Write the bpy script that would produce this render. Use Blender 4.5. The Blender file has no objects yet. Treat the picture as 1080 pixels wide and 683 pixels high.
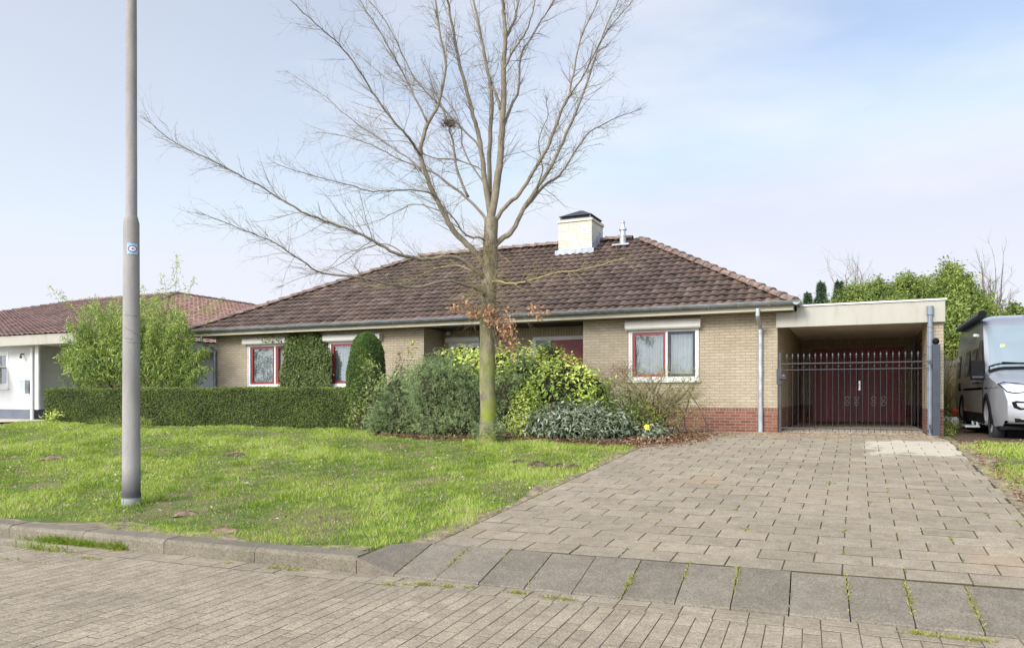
import bpy, bmesh, math, random
import numpy as np
from mathutils import Vector, Matrix
R = math.radians
scene = bpy.context.scene
C = scene.collection
# ------------------------------------------------------------------ camera
YAW = 24.5
HZ = 418.0; FP = 800.0; CAMZ = 0.75
cam_d = bpy.data.cameras.new("camera"); cam = bpy.data.objects.new("camera", cam_d); C.objects.link(cam)
cam.location = (0, 0, CAMZ); cam.rotation_euler = (R(90), 0, R(YAW))
cam_d.sensor_width = 36; cam_d.lens = FP/1080*36; cam_d.shift_y = (HZ-341.5)/1080
cam_d.clip_end = 2000; cam_d.clip_start = 0.05
scene.camera = cam
# ------------------------------------------------------------------ world
SUN_EL, SUN_AZ = 29, 196      # azimuth of the sun measured from +Y clockwise
w = bpy.data.worlds.new("World"); scene.world = w; w.use_nodes = True
nt = w.node_tree; nt.nodes.clear()
def N(t, **k):
    n = nt.nodes.new(t)
    for a, b in k.items(): setattr(n, a, b)
    return n
out = N('ShaderNodeOutputWorld'); bg = N('ShaderNodeBackground'); bg.inputs['Strength'].default_value = 0.135
sky = N('ShaderNodeTexSky'); sky.sky_type = 'NISHITA'; sky.sun_disc = False
sky.sun_elevation = R(SUN_EL); sky.sun_rotation = R(SUN_AZ); sky.air_density = 1.0; sky.dust_density = 1.5; sky.ozone_density = 1.5
tc = N('ShaderNodeTexCoord'); mp = N('ShaderNodeMapping'); mp.inputs['Scale'].default_value = (1.0, 1.0, 3.2); mp.inputs['Location'].default_value = (3.1, 1.7, 0.4)
ns = N('ShaderNodeTexNoise'); ns.inputs['Scale'].default_value = 1.25; ns.inputs['Detail'].default_value = 7; ns.inputs['Roughness'].default_value = 0.52
sep = N('ShaderNodeSeparateXYZ'); cr = N('ShaderNodeValToRGB'); el = N('ShaderNodeMapRange')
nt.links.new(tc.outputs['Generated'], mp.inputs['Vector']); nt.links.new(mp.outputs['Vector'], ns.inputs['Vector'])
nt.links.new(tc.outputs['Generated'], sep.inputs['Vector'])
cr.color_ramp.elements[0].position = 0.46; cr.color_ramp.elements[0].color = (0.10, 0.10, 0.10, 1)
cr.color_ramp.elements[1].position = 0.74; cr.color_ramp.elements[1].color = (0.95, 0.95, 0.95, 1)
nt.links.new(ns.outputs['Fac'], cr.inputs['Fac'])
el.inputs['From Min'].default_value = 0.0; el.inputs['From Max'].default_value = 0.30; el.inputs['To Min'].default_value = 0.85; el.inputs['To Max'].default_value = 0.0
nt.links.new(sep.outputs['Z'], el.inputs['Value'])
mx1 = N('ShaderNodeMath', operation='MAXIMUM'); nt.links.new(cr.outputs['Color'], mx1.inputs[0]); nt.links.new(el.outputs['Result'], mx1.inputs[1])
cl = N('ShaderNodeMix', data_type='RGBA'); cl.inputs['B'].default_value = (4.75, 4.8, 4.95, 1)
hs = N('ShaderNodeMix', data_type='RGBA', blend_type='MULTIPLY'); hs.inputs['Factor'].default_value = 1; hs.inputs['B'].default_value = (1.42, 1.22, 1.10, 1)
nt.links.new(sky.outputs['Color'], hs.inputs['A'])
cap = N('ShaderNodeMix', data_type='RGBA', blend_type='DARKEN'); cap.inputs['Factor'].default_value = 1; cap.inputs['B'].default_value = (3.6, 3.85, 4.7, 1)
nt.links.new(hs.outputs['Result'], cap.inputs['A'])
dotn = N('ShaderNodeVectorMath', operation='DOT_PRODUCT'); dotn.inputs[1].default_value = (-0.92, 0.1, 0.0); nt.links.new(tc.outputs['Generated'], dotn.inputs[0])
mr_ = N('ShaderNodeMapRange'); mr_.inputs['From Min'].default_value = 0.0; mr_.inputs['From Max'].default_value = 0.9; mr_.inputs['To Min'].default_value = 0.0; mr_.inputs['To Max'].default_value = 0.55; nt.links.new(dotn.outputs['Value'], mr_.inputs['Value'])
mx2 = N('ShaderNodeMath', operation='MAXIMUM'); nt.links.new(mx1.outputs['Value'], mx2.inputs[0]); nt.links.new(mr_.outputs['Result'], mx2.inputs[1])
nt.links.new(mx2.outputs['Value'], cl.inputs['Factor']); nt.links.new(cap.outputs['Result'], cl.inputs['A'])
# sky round the sun boosted behind the camera, added fill for facade and carport
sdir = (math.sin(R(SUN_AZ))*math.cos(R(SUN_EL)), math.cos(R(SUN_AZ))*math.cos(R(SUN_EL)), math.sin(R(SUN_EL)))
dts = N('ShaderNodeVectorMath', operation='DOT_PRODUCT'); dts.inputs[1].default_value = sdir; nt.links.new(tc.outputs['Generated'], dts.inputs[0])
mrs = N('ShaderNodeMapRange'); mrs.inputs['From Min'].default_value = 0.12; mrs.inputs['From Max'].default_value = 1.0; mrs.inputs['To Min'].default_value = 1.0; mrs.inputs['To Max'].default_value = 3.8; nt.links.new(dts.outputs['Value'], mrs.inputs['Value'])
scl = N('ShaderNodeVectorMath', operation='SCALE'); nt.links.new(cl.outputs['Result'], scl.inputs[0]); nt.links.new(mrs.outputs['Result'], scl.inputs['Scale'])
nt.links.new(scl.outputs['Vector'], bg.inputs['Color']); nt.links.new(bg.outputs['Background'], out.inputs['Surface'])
# ------------------------------------------------------------------ sun
sd = bpy.data.lights.new("sun", 'SUN'); sd.energy = 2.5; sd.angle = R(20); sd.color = (1.0, 0.95, 0.87)
sun = bpy.data.objects.new("sun", sd); C.objects.link(sun)
sv = Vector((math.sin(R(SUN_AZ))*math.cos(R(SUN_EL)), math.cos(R(SUN_AZ))*math.cos(R(SUN_EL)), math.sin(R(SUN_EL))))
sun.rotation_euler = sv.to_track_quat('Z', 'Y').to_euler(); sun.location = (0, 0, 30)
scene.cycles.diffuse_bounces = 8; scene.cycles.max_bounces = 14; scene.cycles.transparent_max_bounces = 24
scene.view_settings.view_transform = 'Standard'; scene.view_settings.look = 'None'
scene.view_settings.gamma = 1; scene.view_settings.exposure = 0.63
# ------------------------------------------------------------------ authoring helpers
ca, sa = math.cos(R(YAW)), math.sin(R(YAW))
def wp(px, py, Y):
    """point on the vertical plane at distance Y that stands at these photo coordinates"""
    q = (px-540)/FP; f = Y/(ca+sa*q)
    return Vector(((q*ca-sa)*f, Y, CAMZ+(HZ-py)/FP*f))
def wf(px, py, f):
    q = (px-540)/FP
    return Vector(((q*ca-sa)*f, (ca+sa*q)*f, CAMZ+(HZ-py)/FP*f))
def wx(px, Y): return wp(px, 0, Y).x
def kerb_y(x): return 5.145+0.0522*x
ROADZ = -0.65
def gz(x, y):
    """height of the lawn and the drive"""
    t = -0.5+0.06*(y-6)
    return max(-0.525, min(0.0, t))
def gz_np(x, y): return np.clip(-0.5+0.06*(y-6), -0.525, 0.0)
def bump_np(x, y):
    b = 0.012*np.sin(x*1.7+y*0.9)+0.010*np.sin(x*0.8-y*1.9+1)+0.006*np.sin(x*4.1+y*3.3)
    side = np.where(x < -1, np.clip((-3.3-x)/0.6, 0, 1), np.clip((x-1.4)/0.6, 0, 1))
    return b*np.clip((y-kerb_y(x)-0.3)/0.8, 0, 1)*side

# ------------------------------------------------------------------ materials
class MT:
    def __init__(s, name):
        s.m = bpy.data.materials.new(name); s.m.use_nodes = True; s.t = s.m.node_tree
        s.b = s.t.nodes['Principled BSDF']; s.o = s.t.nodes['Material Output']
    def n(s, t, **k):
        n = s.t.nodes.new(t)
        for a, b in k.items(): setattr(n, a, b)
        return n
    def l(s, a, b): s.t.links.new(a, b)
    def set(s, **k):
        for a, b in k.items(): s.b.inputs[a.replace('_', ' ')].default_value = b
    def noise(s, scale, detail=4, rough=0.55, vec=None, stretch=None):
        n = s.n('ShaderNodeTexNoise'); n.inputs['Scale'].default_value = scale; n.inputs['Detail'].default_value = detail; n.inputs['Roughness'].default_value = rough
        if vec is None:
            vec = s.n('ShaderNodeTexCoord').outputs['Object']
        if stretch:
            mp = s.n('ShaderNodeMapping'); mp.inputs['Scale'].default_value = stretch; s.l(vec, mp.inputs['Vector']); vec = mp.outputs['Vector']
        s.l(vec, n.inputs['Vector']); return n.outputs['Fac']
    def ramp(s, fac, stops):
        r = s.n('ShaderNodeValToRGB'); e = r.color_ramp.elements
        while len(e) < len(stops): e.new(0.5)
        for x, (p, c) in zip(e, stops): x.position = p; x.color = (*c, 1) if len(c) == 3 else c
        s.l(fac, r.inputs['Fac']); return r.outputs['Color']
    def mix(s, f, a, b, bt='MIX'):
        m = s.n('ShaderNodeMix', data_type='RGBA', blend_type=bt)
        for i, v in (('Factor', f), ('A', a), ('B', b)):
            if hasattr(v, 'links') or hasattr(v, 'is_linked'): s.l(v, m.inputs[i])
            else: m.inputs[i].default_value = v if i == 'Factor' else ((*v, 1) if len(v) == 3 else v)
        return m.outputs['Result']
    def math(s, op, a, b=0.0):
        m = s.n('ShaderNodeMath', operation=op)
        for i, v in enumerate((a, b)):
            if hasattr(v, 'is_linked'): s.l(v, m.inputs[i])
            else: m.inputs[i].default_value = v
        return m.outputs[0]
    def bump(s, h, strength=0.3, dist=0.01):
        b = s.n('ShaderNodeBump'); b.inputs['Strength'].default_value = strength; b.inputs['Distance'].default_value = dist
        s.l(h, b.inputs['Height']); s.l(b.outputs['Normal'], s.b.inputs['Normal'])
    def col(s, c): s.l(c, s.b.inputs['Base Color'])

def plain(name, c, rough=0.6, metal=0.0, var=0.12, scale=6, bump=0.0, spec=0.5, stretch=None):
    m = MT(name); m.set(Roughness=rough, Metallic=metal); m.b.inputs['Specular IOR Level'].default_value = spec
    f = m.noise(scale, 6, 0.6, stretch=stretch)
    d = tuple(max(0, x*(1-var*1.6)) for x in c); l_ = tuple(min(1, x*(1+var)) for x in c)
    m.col(m.ramp(f, [(0.3, d), (0.7, l_)]))
    if bump: m.bump(m.noise(scale*8, 4), bump, 0.005)
    return m.m

def brick_mat(name, c1, c2, mortar, bw=0.215, bh=0.0625, soldier=False, dirt=True, dark=1.0):
    m = MT(name); m.set(Roughness=0.9); m.b.inputs['Specular IOR Level'].default_value = 0.2
    tc = m.n('ShaderNodeNewGeometry'); sp = m.n('ShaderNodeSeparateXYZ'); m.l(tc.outputs['Position'], sp.inputs[0])
    u = m.math('ADD', sp.outputs[0], sp.outputs[1])
    cb = m.n('ShaderNodeCombineXYZ')
    if soldier: m.l(sp.outputs[2], cb.inputs[0]); m.l(u, cb.inputs[1])
    else: m.l(u, cb.inputs[0]); m.l(sp.outputs[2], cb.inputs[1])
    br = m.n('ShaderNodeTexBrick'); m.l(cb.outputs[0], br.inputs['Vector'])
    br.inputs['Scale'].default_value = 1.0; br.inputs['Brick Width'].default_value = bw; br.inputs['Row Height'].default_value = bh
    br.inputs['Mortar Size'].default_value = 0.007; br.inputs['Mortar Smooth'].default_value = 0.35; br.inputs['Bias'].default_value = 0.1
    if soldier: br.offset = 0.0
    br.inputs['Color1'].default_value = (*c1, 1); br.inputs['Color2'].default_value = (*c2, 1); br.inputs['Mortar'].default_value = (*mortar, 1)
    n1 = m.noise(1.1, 5, 0.6, vec=tc.outputs['Position']); n2 = m.noise(38, 3, 0.6, vec=tc.outputs['Position'])
    c = m.mix(0.55, br.outputs['Color'], m.ramp(n1, [(0.3, (0.72, 0.70, 0.66)), (0.65, (1, 1, 1))]), 'MULTIPLY')
    c = m.mix(0.35, c, m.ramp(n2, [(0.3, (0.6, 0.58, 0.55)), (0.7, (1, 1, 1))]), 'MULTIPLY')
    m.col(c)
    h = m.math('SUBTRACT', 1.0, br.outputs['Fac']); h2 = m.math('ADD', h, m.math('MULTIPLY', n2, 0.5))
    m.bump(h2, 0.8, 0.008)
    return m.m

M = {}
M['brick'] = brick_mat('cream_brick', (0.44, 0.375, 0.272), (0.385, 0.325, 0.232), (0.29, 0.247, 0.178))
M['brick_soldier'] = brick_mat('cream_brick_upright', (0.45, 0.37, 0.25), (0.37, 0.30, 0.20), (0.20, 0.165, 0.12), bw=0.25, bh=0.07, soldier=True)
M['redbrick'] = brick_mat('red_brick', (0.27, 0.115, 0.075), (0.17, 0.065, 0.045), (0.32, 0.26, 0.21))
M['redbrick_soldier'] = brick_mat('red_brick_upright', (0.25, 0.105, 0.07), (0.17, 0.07, 0.05), (0.27, 0.22, 0.18), bw=0.25, bh=0.065, soldier=True)
M['chimney'] = brick_mat('weathered_brick', (0.70, 0.68, 0.58), (0.62, 0.59, 0.49), (0.50, 0.47, 0.38))

def tile_mat(name, cols):
    m = MT(name); m.set(Roughness=0.62); m.b.inputs['Specular IOR Level'].default_value = 0.35
    uv = m.n('ShaderNodeUVMap'); fl = m.n('ShaderNodeVectorMath', operation='FLOOR'); m.l(uv.outputs[0], fl.inputs[0])
    wn = m.n('ShaderNodeTexWhiteNoise', noise_dimensions='2D'); m.l(fl.outputs[0], wn.inputs['Vector'])
    c = m.ramp(wn.outputs['Value'], [(0.0, cols[0]), (0.35, cols[1]), (0.75, cols[2]), (1.0, cols[3])])
    n1 = m.noise(0.9, 6, 0.65); n2 = m.noise(22, 4, 0.7)
    c = m.mix(0.6, c, m.ramp(n1, [(0.35, (0.62, 0.62, 0.60)), (0.6, (1, 1, 1))]), 'MULTIPLY')
    c = m.mix(m.ramp(n2, [(0.58, (0, 0, 0)), (0.72, (0.45, 0.45, 0.45))]), c, (0.30, 0.25, 0.20))
    m.col(c); m.bump(n2, 0.35, 0.006); return m.m
M['tile'] = tile_mat('brown_roof_tile', [(0.12, 0.078, 0.054), (0.155, 0.10, 0.070), (0.18, 0.116, 0.082), (0.225, 0.152, 0.112)])
M['ridge'] = plain('ridge_tile_clay', (0.19, 0.13, 0.10), 0.7, var=0.5, scale=7, bump=0.3)
M['tile_red'] = tile_mat('red_roof_tile', [(0.29, 0.165, 0.125), (0.33, 0.185, 0.14), (0.36, 0.21, 0.16), (0.40, 0.245, 0.195)])
M['zinc'] = plain('zinc_gutter', (0.22, 0.245, 0.25), 0.42, 0.55, 0.2, 5)
M['zinc_light'] = plain('zinc_pipe', (0.40, 0.43, 0.44), 0.45, 0.4, 0.2, 5)
M['pipe_grey'] = plain('grey_pipe', (0.17, 0.20, 0.24), 0.5, 0.1, 0.1, 5)
M['soffit'] = plain('soffit_board', (0.44, 0.40, 0.30), 0.7, var=0.12, scale=1.5)
M['ceiling'] = plain('carport_ceiling', (0.86, 0.78, 0.66), 0.7, var=0.1, scale=1.5)
M['white'] = plain('white_paint', (0.60, 0.60, 0.58), 0.5, var=0.06, scale=2)
M['shutter'] = plain('cream_shutter', (0.54, 0.52, 0.46), 0.5, var=0.06, scale=2)
M['redpaint'] = plain('red_paint', (0.21, 0.02, 0.017), 0.45, var=0.15, scale=3)
M['darkred'] = plain('dark_red_door', (0.33, 0.04, 0.038), 0.42, var=0.25, scale=3, stretch=(1, 1, 0.3))
M['lead'] = plain('lead_flashing', (0.35, 0.37, 0.42), 0.6, 0.2, 0.2, 5)
M['black'] = plain('black_iron', (0.035, 0.038, 0.042), 0.45, 0.2, 0.2, 10)
M['blackmatt'] = plain('black_plastic', (0.010, 0.010, 0.011), 0.6, 0.0, 0.2, 10, spec=.06)
M['post'] = plain('anthracite_post', (0.04, 0.047, 0.058), 0.55, 0.0, 0.15, 5, spec=.25)
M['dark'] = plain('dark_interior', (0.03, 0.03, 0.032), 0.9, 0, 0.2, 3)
M['chrome'] = plain('brushed_steel', (0.7, 0.7, 0.7), 0.3, 1.0, 0.1, 9)
M['render'] = plain('white_render', (0.50, 0.50, 0.48), 0.9, var=0.08, scale=2, bump=0.2)
M['blueplinth'] = plain('blue_grey_plinth', (0.105, 0.12, 0.155), 0.7, var=0.12, scale=2)
def m_fascia():
    m = MT('cream_fascia'); m.set(Roughness=0.6)
    f = m.noise(2.6, 6, 0.65, stretch=(3, 3, 0.5)); g = m.noise(0.8, 3)
    c = m.ramp(f, [(0.2, (0.25, 0.235, 0.18)), (0.45, (0.33, 0.315, 0.26)), (0.8, (0.36, 0.345, 0.30))])
    m.col(m.mix(0.35, c, m.ramp(g, [(0.3, (0.8, 0.78, 0.7)), (0.7, (1, 1, 1))]), 'MULTIPLY')); return m.m
M['fascia'] = m_fascia()
def m_glass():
    m = MT('window_glass'); t = m.n('ShaderNodeBsdfTransparent'); t.inputs[0].default_value = (0.80, 0.84, 0.83, 1)
    g = m.n('ShaderNodeBsdfGlossy'); g.inputs['Roughness'].default_value = 0.02; g.inputs['Color'].default_value = (0.95, 0.97, 1, 1)
    lw = m.n('ShaderNodeLayerWeight'); lw.inputs['Blend'].default_value = 0.5; fz = m.math('ADD', m.math('MULTIPLY', m.math('POWER', lw.outputs['Facing'], 3.5), 0.7), 0.07)
    x = m.n('ShaderNodeMixShader'); m.l(fz, x.inputs[0]); m.l(t.outputs[0], x.inputs[1]); m.l(g.outputs[0], x.inputs[2]); m.l(x.outputs[0], m.o.inputs['Surface'])
    return m.m
M['glass'] = m_glass()
def m_curtain():
    m = MT('net_curtain'); m.set(Roughness=0.9)
    m.col(m.ramp(m.noise(3, 3), [(0.3, (0.26, 0.26, 0.25)), (0.7, (0.36, 0.36, 0.35))])); return m.m
M['curtain'] = m_curtain()
def m_tint_glass(name, c, rough=0.04):
    m = MT(name); m.set(Roughness=rough); m.b.inputs['Base Color'].default_value = (*c, 1); m.b.inputs['IOR'].default_value = 1.6; m.b.inputs['Specular IOR Level'].default_value = 0.8
    m.l(m.ramp(m.noise(2, 2), [(0, tuple(x*0.8 for x in c)), (1, c)]), m.b.inputs['Base Color']); return m.m
M['vanglass'] = m_tint_glass('tinted_glass', (0.012, 0.011, 0.010), 0.1)
M['vanglass'].node_tree.nodes['Principled BSDF'].inputs['Specular IOR Level'].default_value = .3
M['windscreen'] = m_tint_glass('windscreen_glass', (0.20, 0.25, 0.27), 0.08)
def m_paint(name, c, metal=0.6, rough=0.3, coat=0.8):
    m = MT(name); m.set(Metallic=metal, Roughness=rough); m.b.inputs['Coat Weight'].default_value = coat; m.b.inputs['Coat Roughness'].default_value = 0.06
    f = m.noise(1.5, 4); m.col(m.ramp(f, [(0.3, tuple(x*0.93 for x in c)), (0.7, c)])); return m.m
M['silver'] = m_paint('silver_car_paint', (0.42, 0.43, 0.45))
M['vanreflection'] = m_paint('brown_reflection_paint', (0.24, 0.21, 0.185), 0.1, 0.35, 0.5)  # brown garden reflection on the silver side, put into the colour
M['rubber'] = plain('tyre_rubber', (0.02, 0.02, 0.021), 0.8, 0, 0.2, 20)
M['lens'] = m_paint('lamp_lens', (0.75, 0.78, 0.82), 0.9, 0.12)

def concrete_mat(name, c, rnd=0.16, speck=0.2, stain=True, patch=False):
    """slabs: every slab carries its own value in UV x"""
    m = MT(name); m.set(Roughness=0.88); m.b.inputs['Specular IOR Level'].default_value = 0.25
    g = m.n('ShaderNodeNewGeometry').outputs['Position']
    uv = m.n('ShaderNodeUVMap'); sp = m.n('ShaderNodeSeparateXYZ'); m.l(uv.outputs[0], sp.inputs[0])
    lo = tuple(x*(1-rnd) for x in c); hi = tuple(min(1, x*(1+rnd)) for x in c)
    col = m.ramp(sp.outputs[0], [(0, lo), (1, hi)])
    n1 = m.noise(0.8, 6, 0.65, vec=g); n2 = m.noise(75, 4, 0.85, vec=g); n3 = m.noise(7, 8, 0.75, vec=g)
    col = m.mix(0.6, col, m.ramp(n1, [(0.3, (0.74, 0.72, 0.69)), (0.7, (1.08, 1.05, 1.0))]), 'MULTIPLY')
    col = m.mix(0.6, col, m.ramp(n3, [(0.32, (0.58, 0.56, 0.53)), (0.6, (1.08, 1.07, 1.05))]), 'MULTIPLY')
    col = m.mix(speck, col, m.ramp(n2, [(0.36, (0.25, 0.25, 0.25)), (0.62, (1.6, 1.56, 1.48))]), 'MULTIPLY')
    if stain:
        st = m.noise(0.42, 4, 0.6, vec=g); col = m.mix(m.ramp(st, [(0.56, (0, 0, 0)), (0.66, (0.5, 0.5, 0.5))]), col, (0.34, 0.235, 0.14))
    col = m.mix(m.ramp(sp.outputs[1], [(0.25, (0, 0, 0)), (0.75, (1, 1, 1))]), col, (0.10, 0.085, 0.052))
    if patch:
        s2 = m.n('ShaderNodeSeparateXYZ'); m.l(g, s2.inputs[0])
        ax = m.math('DIVIDE', m.math('ABSOLUTE', m.math('SUBTRACT', s2.outputs[0], 0.85)), 0.72); ay = m.math('DIVIDE', m.math('ABSOLUTE', m.math('SUBTRACT', s2.outputs[1], 13.35)), 1.0)
        dd = m.math('ADD', m.math('MAXIMUM', ax, ay), m.math('MULTIPLY', m.math('SUBTRACT', m.noise(2.2, 7, 0.7, vec=g), 0.5), 1.9))
        col = m.mix(m.ramp(dd, [(0.78, (0.75, 0.75, 0.75)), (1.12, (0, 0, 0))]), col, (0.48, 0.43, 0.33))
    m.col(col); m.bump(m.math('ADD', n3, m.math('MULTIPLY', n2, 0.6)), 0.5, 0.006); return m.m
M['slab'] = concrete_mat('concrete_slab', (0.298, 0.257, 0.194), 0.10, 0.5, True, True)
M['slab_white'] = concrete_mat('bleached_slab', (0.62, 0.56, 0.46), 0.08, 0.2, False)
M['ramp'] = concrete_mat('grey_ramp_block', (0.192, 0.170, 0.136), 0.12, 0.6, False)
M['kerb'] = concrete_mat('kerb_concrete', (0.185, 0.167, 0.127), 0.12, 0.6, False)
M['roadbrick'] = concrete_mat('road_brick', (0.318, 0.272, 0.204), 0.10, 0.6, False)
def m_ground():
    m = MT('ground_soil_and_grass'); m.set(Roughness=1.0); m.b.inputs['Specular IOR Level'].default_value = 0.1
    g = m.n('ShaderNodeNewGeometry').outputs['Position']
    a = m.noise(1.3, 8, 0.7, vec=g); b = m.noise(14, 6, 0.7, vec=g)
    c = m.ramp(b, [(0.3, (0.04, 0.065, 0.015)), (0.5, (0.09, 0.14, 0.03)), (0.7, (0.15, 0.19, 0.05))])
    c = m.mix(m.ramp(a, [(0.44, (0, 0, 0)), (0.56, (0.85, 0.85, 0.85))]), c, (0.20, 0.155, 0.095))
    m.col(c); m.bump(b, 0.8, 0.03); return m.m
M['ground'] = m_ground()
M['sand'] = plain('sandy_joint_soil', (0.26, 0.205, 0.14), 1.0, var=0.4, scale=9, bump=0.5, spec=0.1)
M['joint'] = plain('joint_dirt', (0.085, 0.072, 0.045), 1.0, var=0.5, scale=9, bump=0.5, spec=0.1)
M['road_sheet'] = plain('sandy_road', (0.15, 0.125, 0.095), 1.0, var=0.25, scale=5, bump=0.4, spec=0.1)
M['soil'] = plain('bare_soil', (0.20, 0.145, 0.095), 1.0, var=0.5, scale=14, bump=0.8, spec=0.1)
M['soil_dark'] = plain('damp_soil', (0.10, 0.072, 0.05), 1.0, var=0.5, scale=14, bump=0.8, spec=0.1)

def leaf_mat(name, stops, trans=0.35, rough=0.55, spec=0.3):
    m = MT(name); m.set(Roughness=rough); m.b.inputs['Specular IOR Level'].default_value = spec
    a = m.n('ShaderNodeAttribute'); a.attribute_name = 'tint'
    c = m.ramp(a.outputs['Fac'], stops); m.col(c)
    t = m.n('ShaderNodeBsdfTranslucent'); m.l(c, t.inputs[0]); x = m.n('ShaderNodeMixShader'); x.inputs[0].default_value = trans
    m.l(m.b.outputs[0], x.inputs[1]); m.l(t.outputs[0], x.inputs[2]); m.l(x.outputs[0], m.o.inputs['Surface']); return m.m
M['grass'] = leaf_mat('grass_blade', [(0, (0.10, 0.15, 0.02)), (0.3, (0.22, 0.32, 0.035)), (0.7, (0.39, 0.50, 0.065)), (0.9, (0.50, 0.57, 0.14)), (1, (0.60, 0.52, 0.32))], 0.45)
M['hedge'] = leaf_mat('hedge_leaf', [(0, (0.02, 0.03, 0.008)), (0.45, (0.085, 0.125, 0.022)), (0.85, (0.19, 0.26, 0.045)), (1, (0.38, 0.42, 0.12))], 0.2)
M['yew'] = leaf_mat('yew_leaf', [(0, (0.03, 0.06, 0.012)), (0.5, (0.085, 0.15, 0.03)), (0.85, (0.15, 0.23, 0.045)), (1, (0.24, 0.29, 0.07))], 0.2)
M['juniper'] = leaf_mat('juniper_needle', [(0, (0.04, 0.06, 0.02)), (0.5, (0.175, 0.245, 0.095)), (0.88, (0.36, 0.44, 0.20)), (1, (0.46, 0.50, 0.20))], 0.15)
M['laurel'] = leaf_mat('laurel_leaf', [(0, (0.05, 0.09, 0.012)), (0.35, (0.23, 0.33, 0.04)), (0.7, (0.52, 0.61, 0.09)), (1, (0.76, 0.78, 0.20))], 0.2, 0.3, 0.6)
M['skimmia'] = leaf_mat('dull_green_leaf', [(0, (0.09, 0.05, 0.04)), (0.2, (0.08, 0.105, 0.05)), (0.7, (0.19, 0.23, 0.13)), (1, (0.42, 0.46, 0.32))], 0.15, 0.3, 0.6)
M['ivy'] = leaf_mat('ivy_leaf', [(0, (0.04, 0.065, 0.016)), (0.5, (0.10, 0.145, 0.035)), (0.9, (0.19, 0.24, 0.07)), (1, (0.32, 0.28, 0.11))], 0.2, 0.4)
M['bamboo'] = leaf_mat('bamboo_leaf', [(0, (0.05, 0.09, 0.02)), (0.4, (0.20, 0.29, 0.06)), (0.8, (0.40, 0.49, 0.11)), (1, (0.64, 0.64, 0.24))], 0.3)
M['variegated'] = leaf_mat('variegated_leaf', [(0, (0.09, 0.14, 0.03)), (0.5, (0.22, 0.28, 0.06)), (1, (0.50, 0.50, 0.12))], 0.35)
M['farleaf'] = leaf_mat('far_leaf', [(0, (0.05, 0.085, 0.02)), (0.5, (0.175, 0.24, 0.05)), (1, (0.42, 0.46, 0.11))], 0.4)
M['farconifer'] = leaf_mat('far_conifer_needle', [(0, (0.04, 0.075, 0.045)), (0.5, (0.10, 0.155, 0.085)), (1, (0.18, 0.24, 0.13))], 0.2)
M['deadleaf'] = leaf_mat('dead_leaf', [(0, (0.30, 0.15, 0.08)), (0.5, (0.50, 0.28, 0.15)), (1, (0.66, 0.44, 0.27))], 0.35, 0.7)
M['litter'] = leaf_mat('fallen_leaf', [(0, (0.10, 0.05, 0.03)), (0.5, (0.22, 0.11, 0.06)), (1, (0.42, 0.30, 0.18))], 0.2, 0.8)
M['pale_litter'] = leaf_mat('pale_fallen_leaf', [(0, (0.12, 0.08, 0.05)), (0.5, (0.30, 0.21, 0.13)), (1, (0.62, 0.54, 0.42))], 0.2, 0.8)
M['moss'] = leaf_mat('joint_weed', [(0, (0.10, 0.12, 0.02)), (0.6, (0.27, 0.28, 0.05)), (1, (0.42, 0.38, 0.10))], 0.3)
M['pink'] = leaf_mat('reddish_twig_leaf', [(0, (0.16, 0.07, 0.06)), (1, (0.36, 0.20, 0.17))], 0.3)
M['yellow'] = plain('yellow_petal', (0.85, 0.78, 0.03), 0.5, var=0.1)
M['redflower'] = plain('red_glass', (0.55, 0.03, 0.02), 0.3, var=0.1)
def bark_mat(name, c1, c2, moss=None, ztop=1.5):
    m = MT(name); m.set(Roughness=0.9); m.b.inputs['Specular IOR Level'].default_value = 0.15
    g = m.n('ShaderNodeNewGeometry').outputs['Position']
    f = m.noise(11, 7, 0.7, vec=g, stretch=(1, 1, 0.45)); c = m.ramp(f, [(0.3, c1), (0.7, c2)])
    if moss:
        sp = m.n('ShaderNodeSeparateXYZ'); m.l(g, sp.inputs[0])
        mr = m.n('ShaderNodeMapRange'); mr.inputs[1].default_value = ztop; mr.inputs[2].default_value = ztop-2.2; m.l(sp.outputs[2], mr.inputs[0])
        k = m.math('MULTIPLY', m.ramp(m.noise(3.5, 5, vec=g), [(0.35, (0, 0, 0)), (0.6, (1, 1, 1))]), mr.outputs[0])
        c = m.mix(k, c, moss)
    m.col(c); m.bump(f, 0.7, 0.02); return m.m
M['bark'] = bark_mat('mossy_bark', (0.075, 0.062, 0.042), (0.29, 0.25, 0.18), (0.20, 0.23, 0.035), 2.6)
M['twig'] = bark_mat('grey_twig', (0.13, 0.108, 0.078), (0.27, 0.23, 0.165))
M['twig_yellow'] = bark_mat('yellowish_twig', (0.17, 0.14, 0.06), (0.38, 0.32, 0.16))
M['twig_dark'] = bark_mat('dark_twig', (0.06, 0.045, 0.035), (0.13, 0.10, 0.075))
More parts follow.
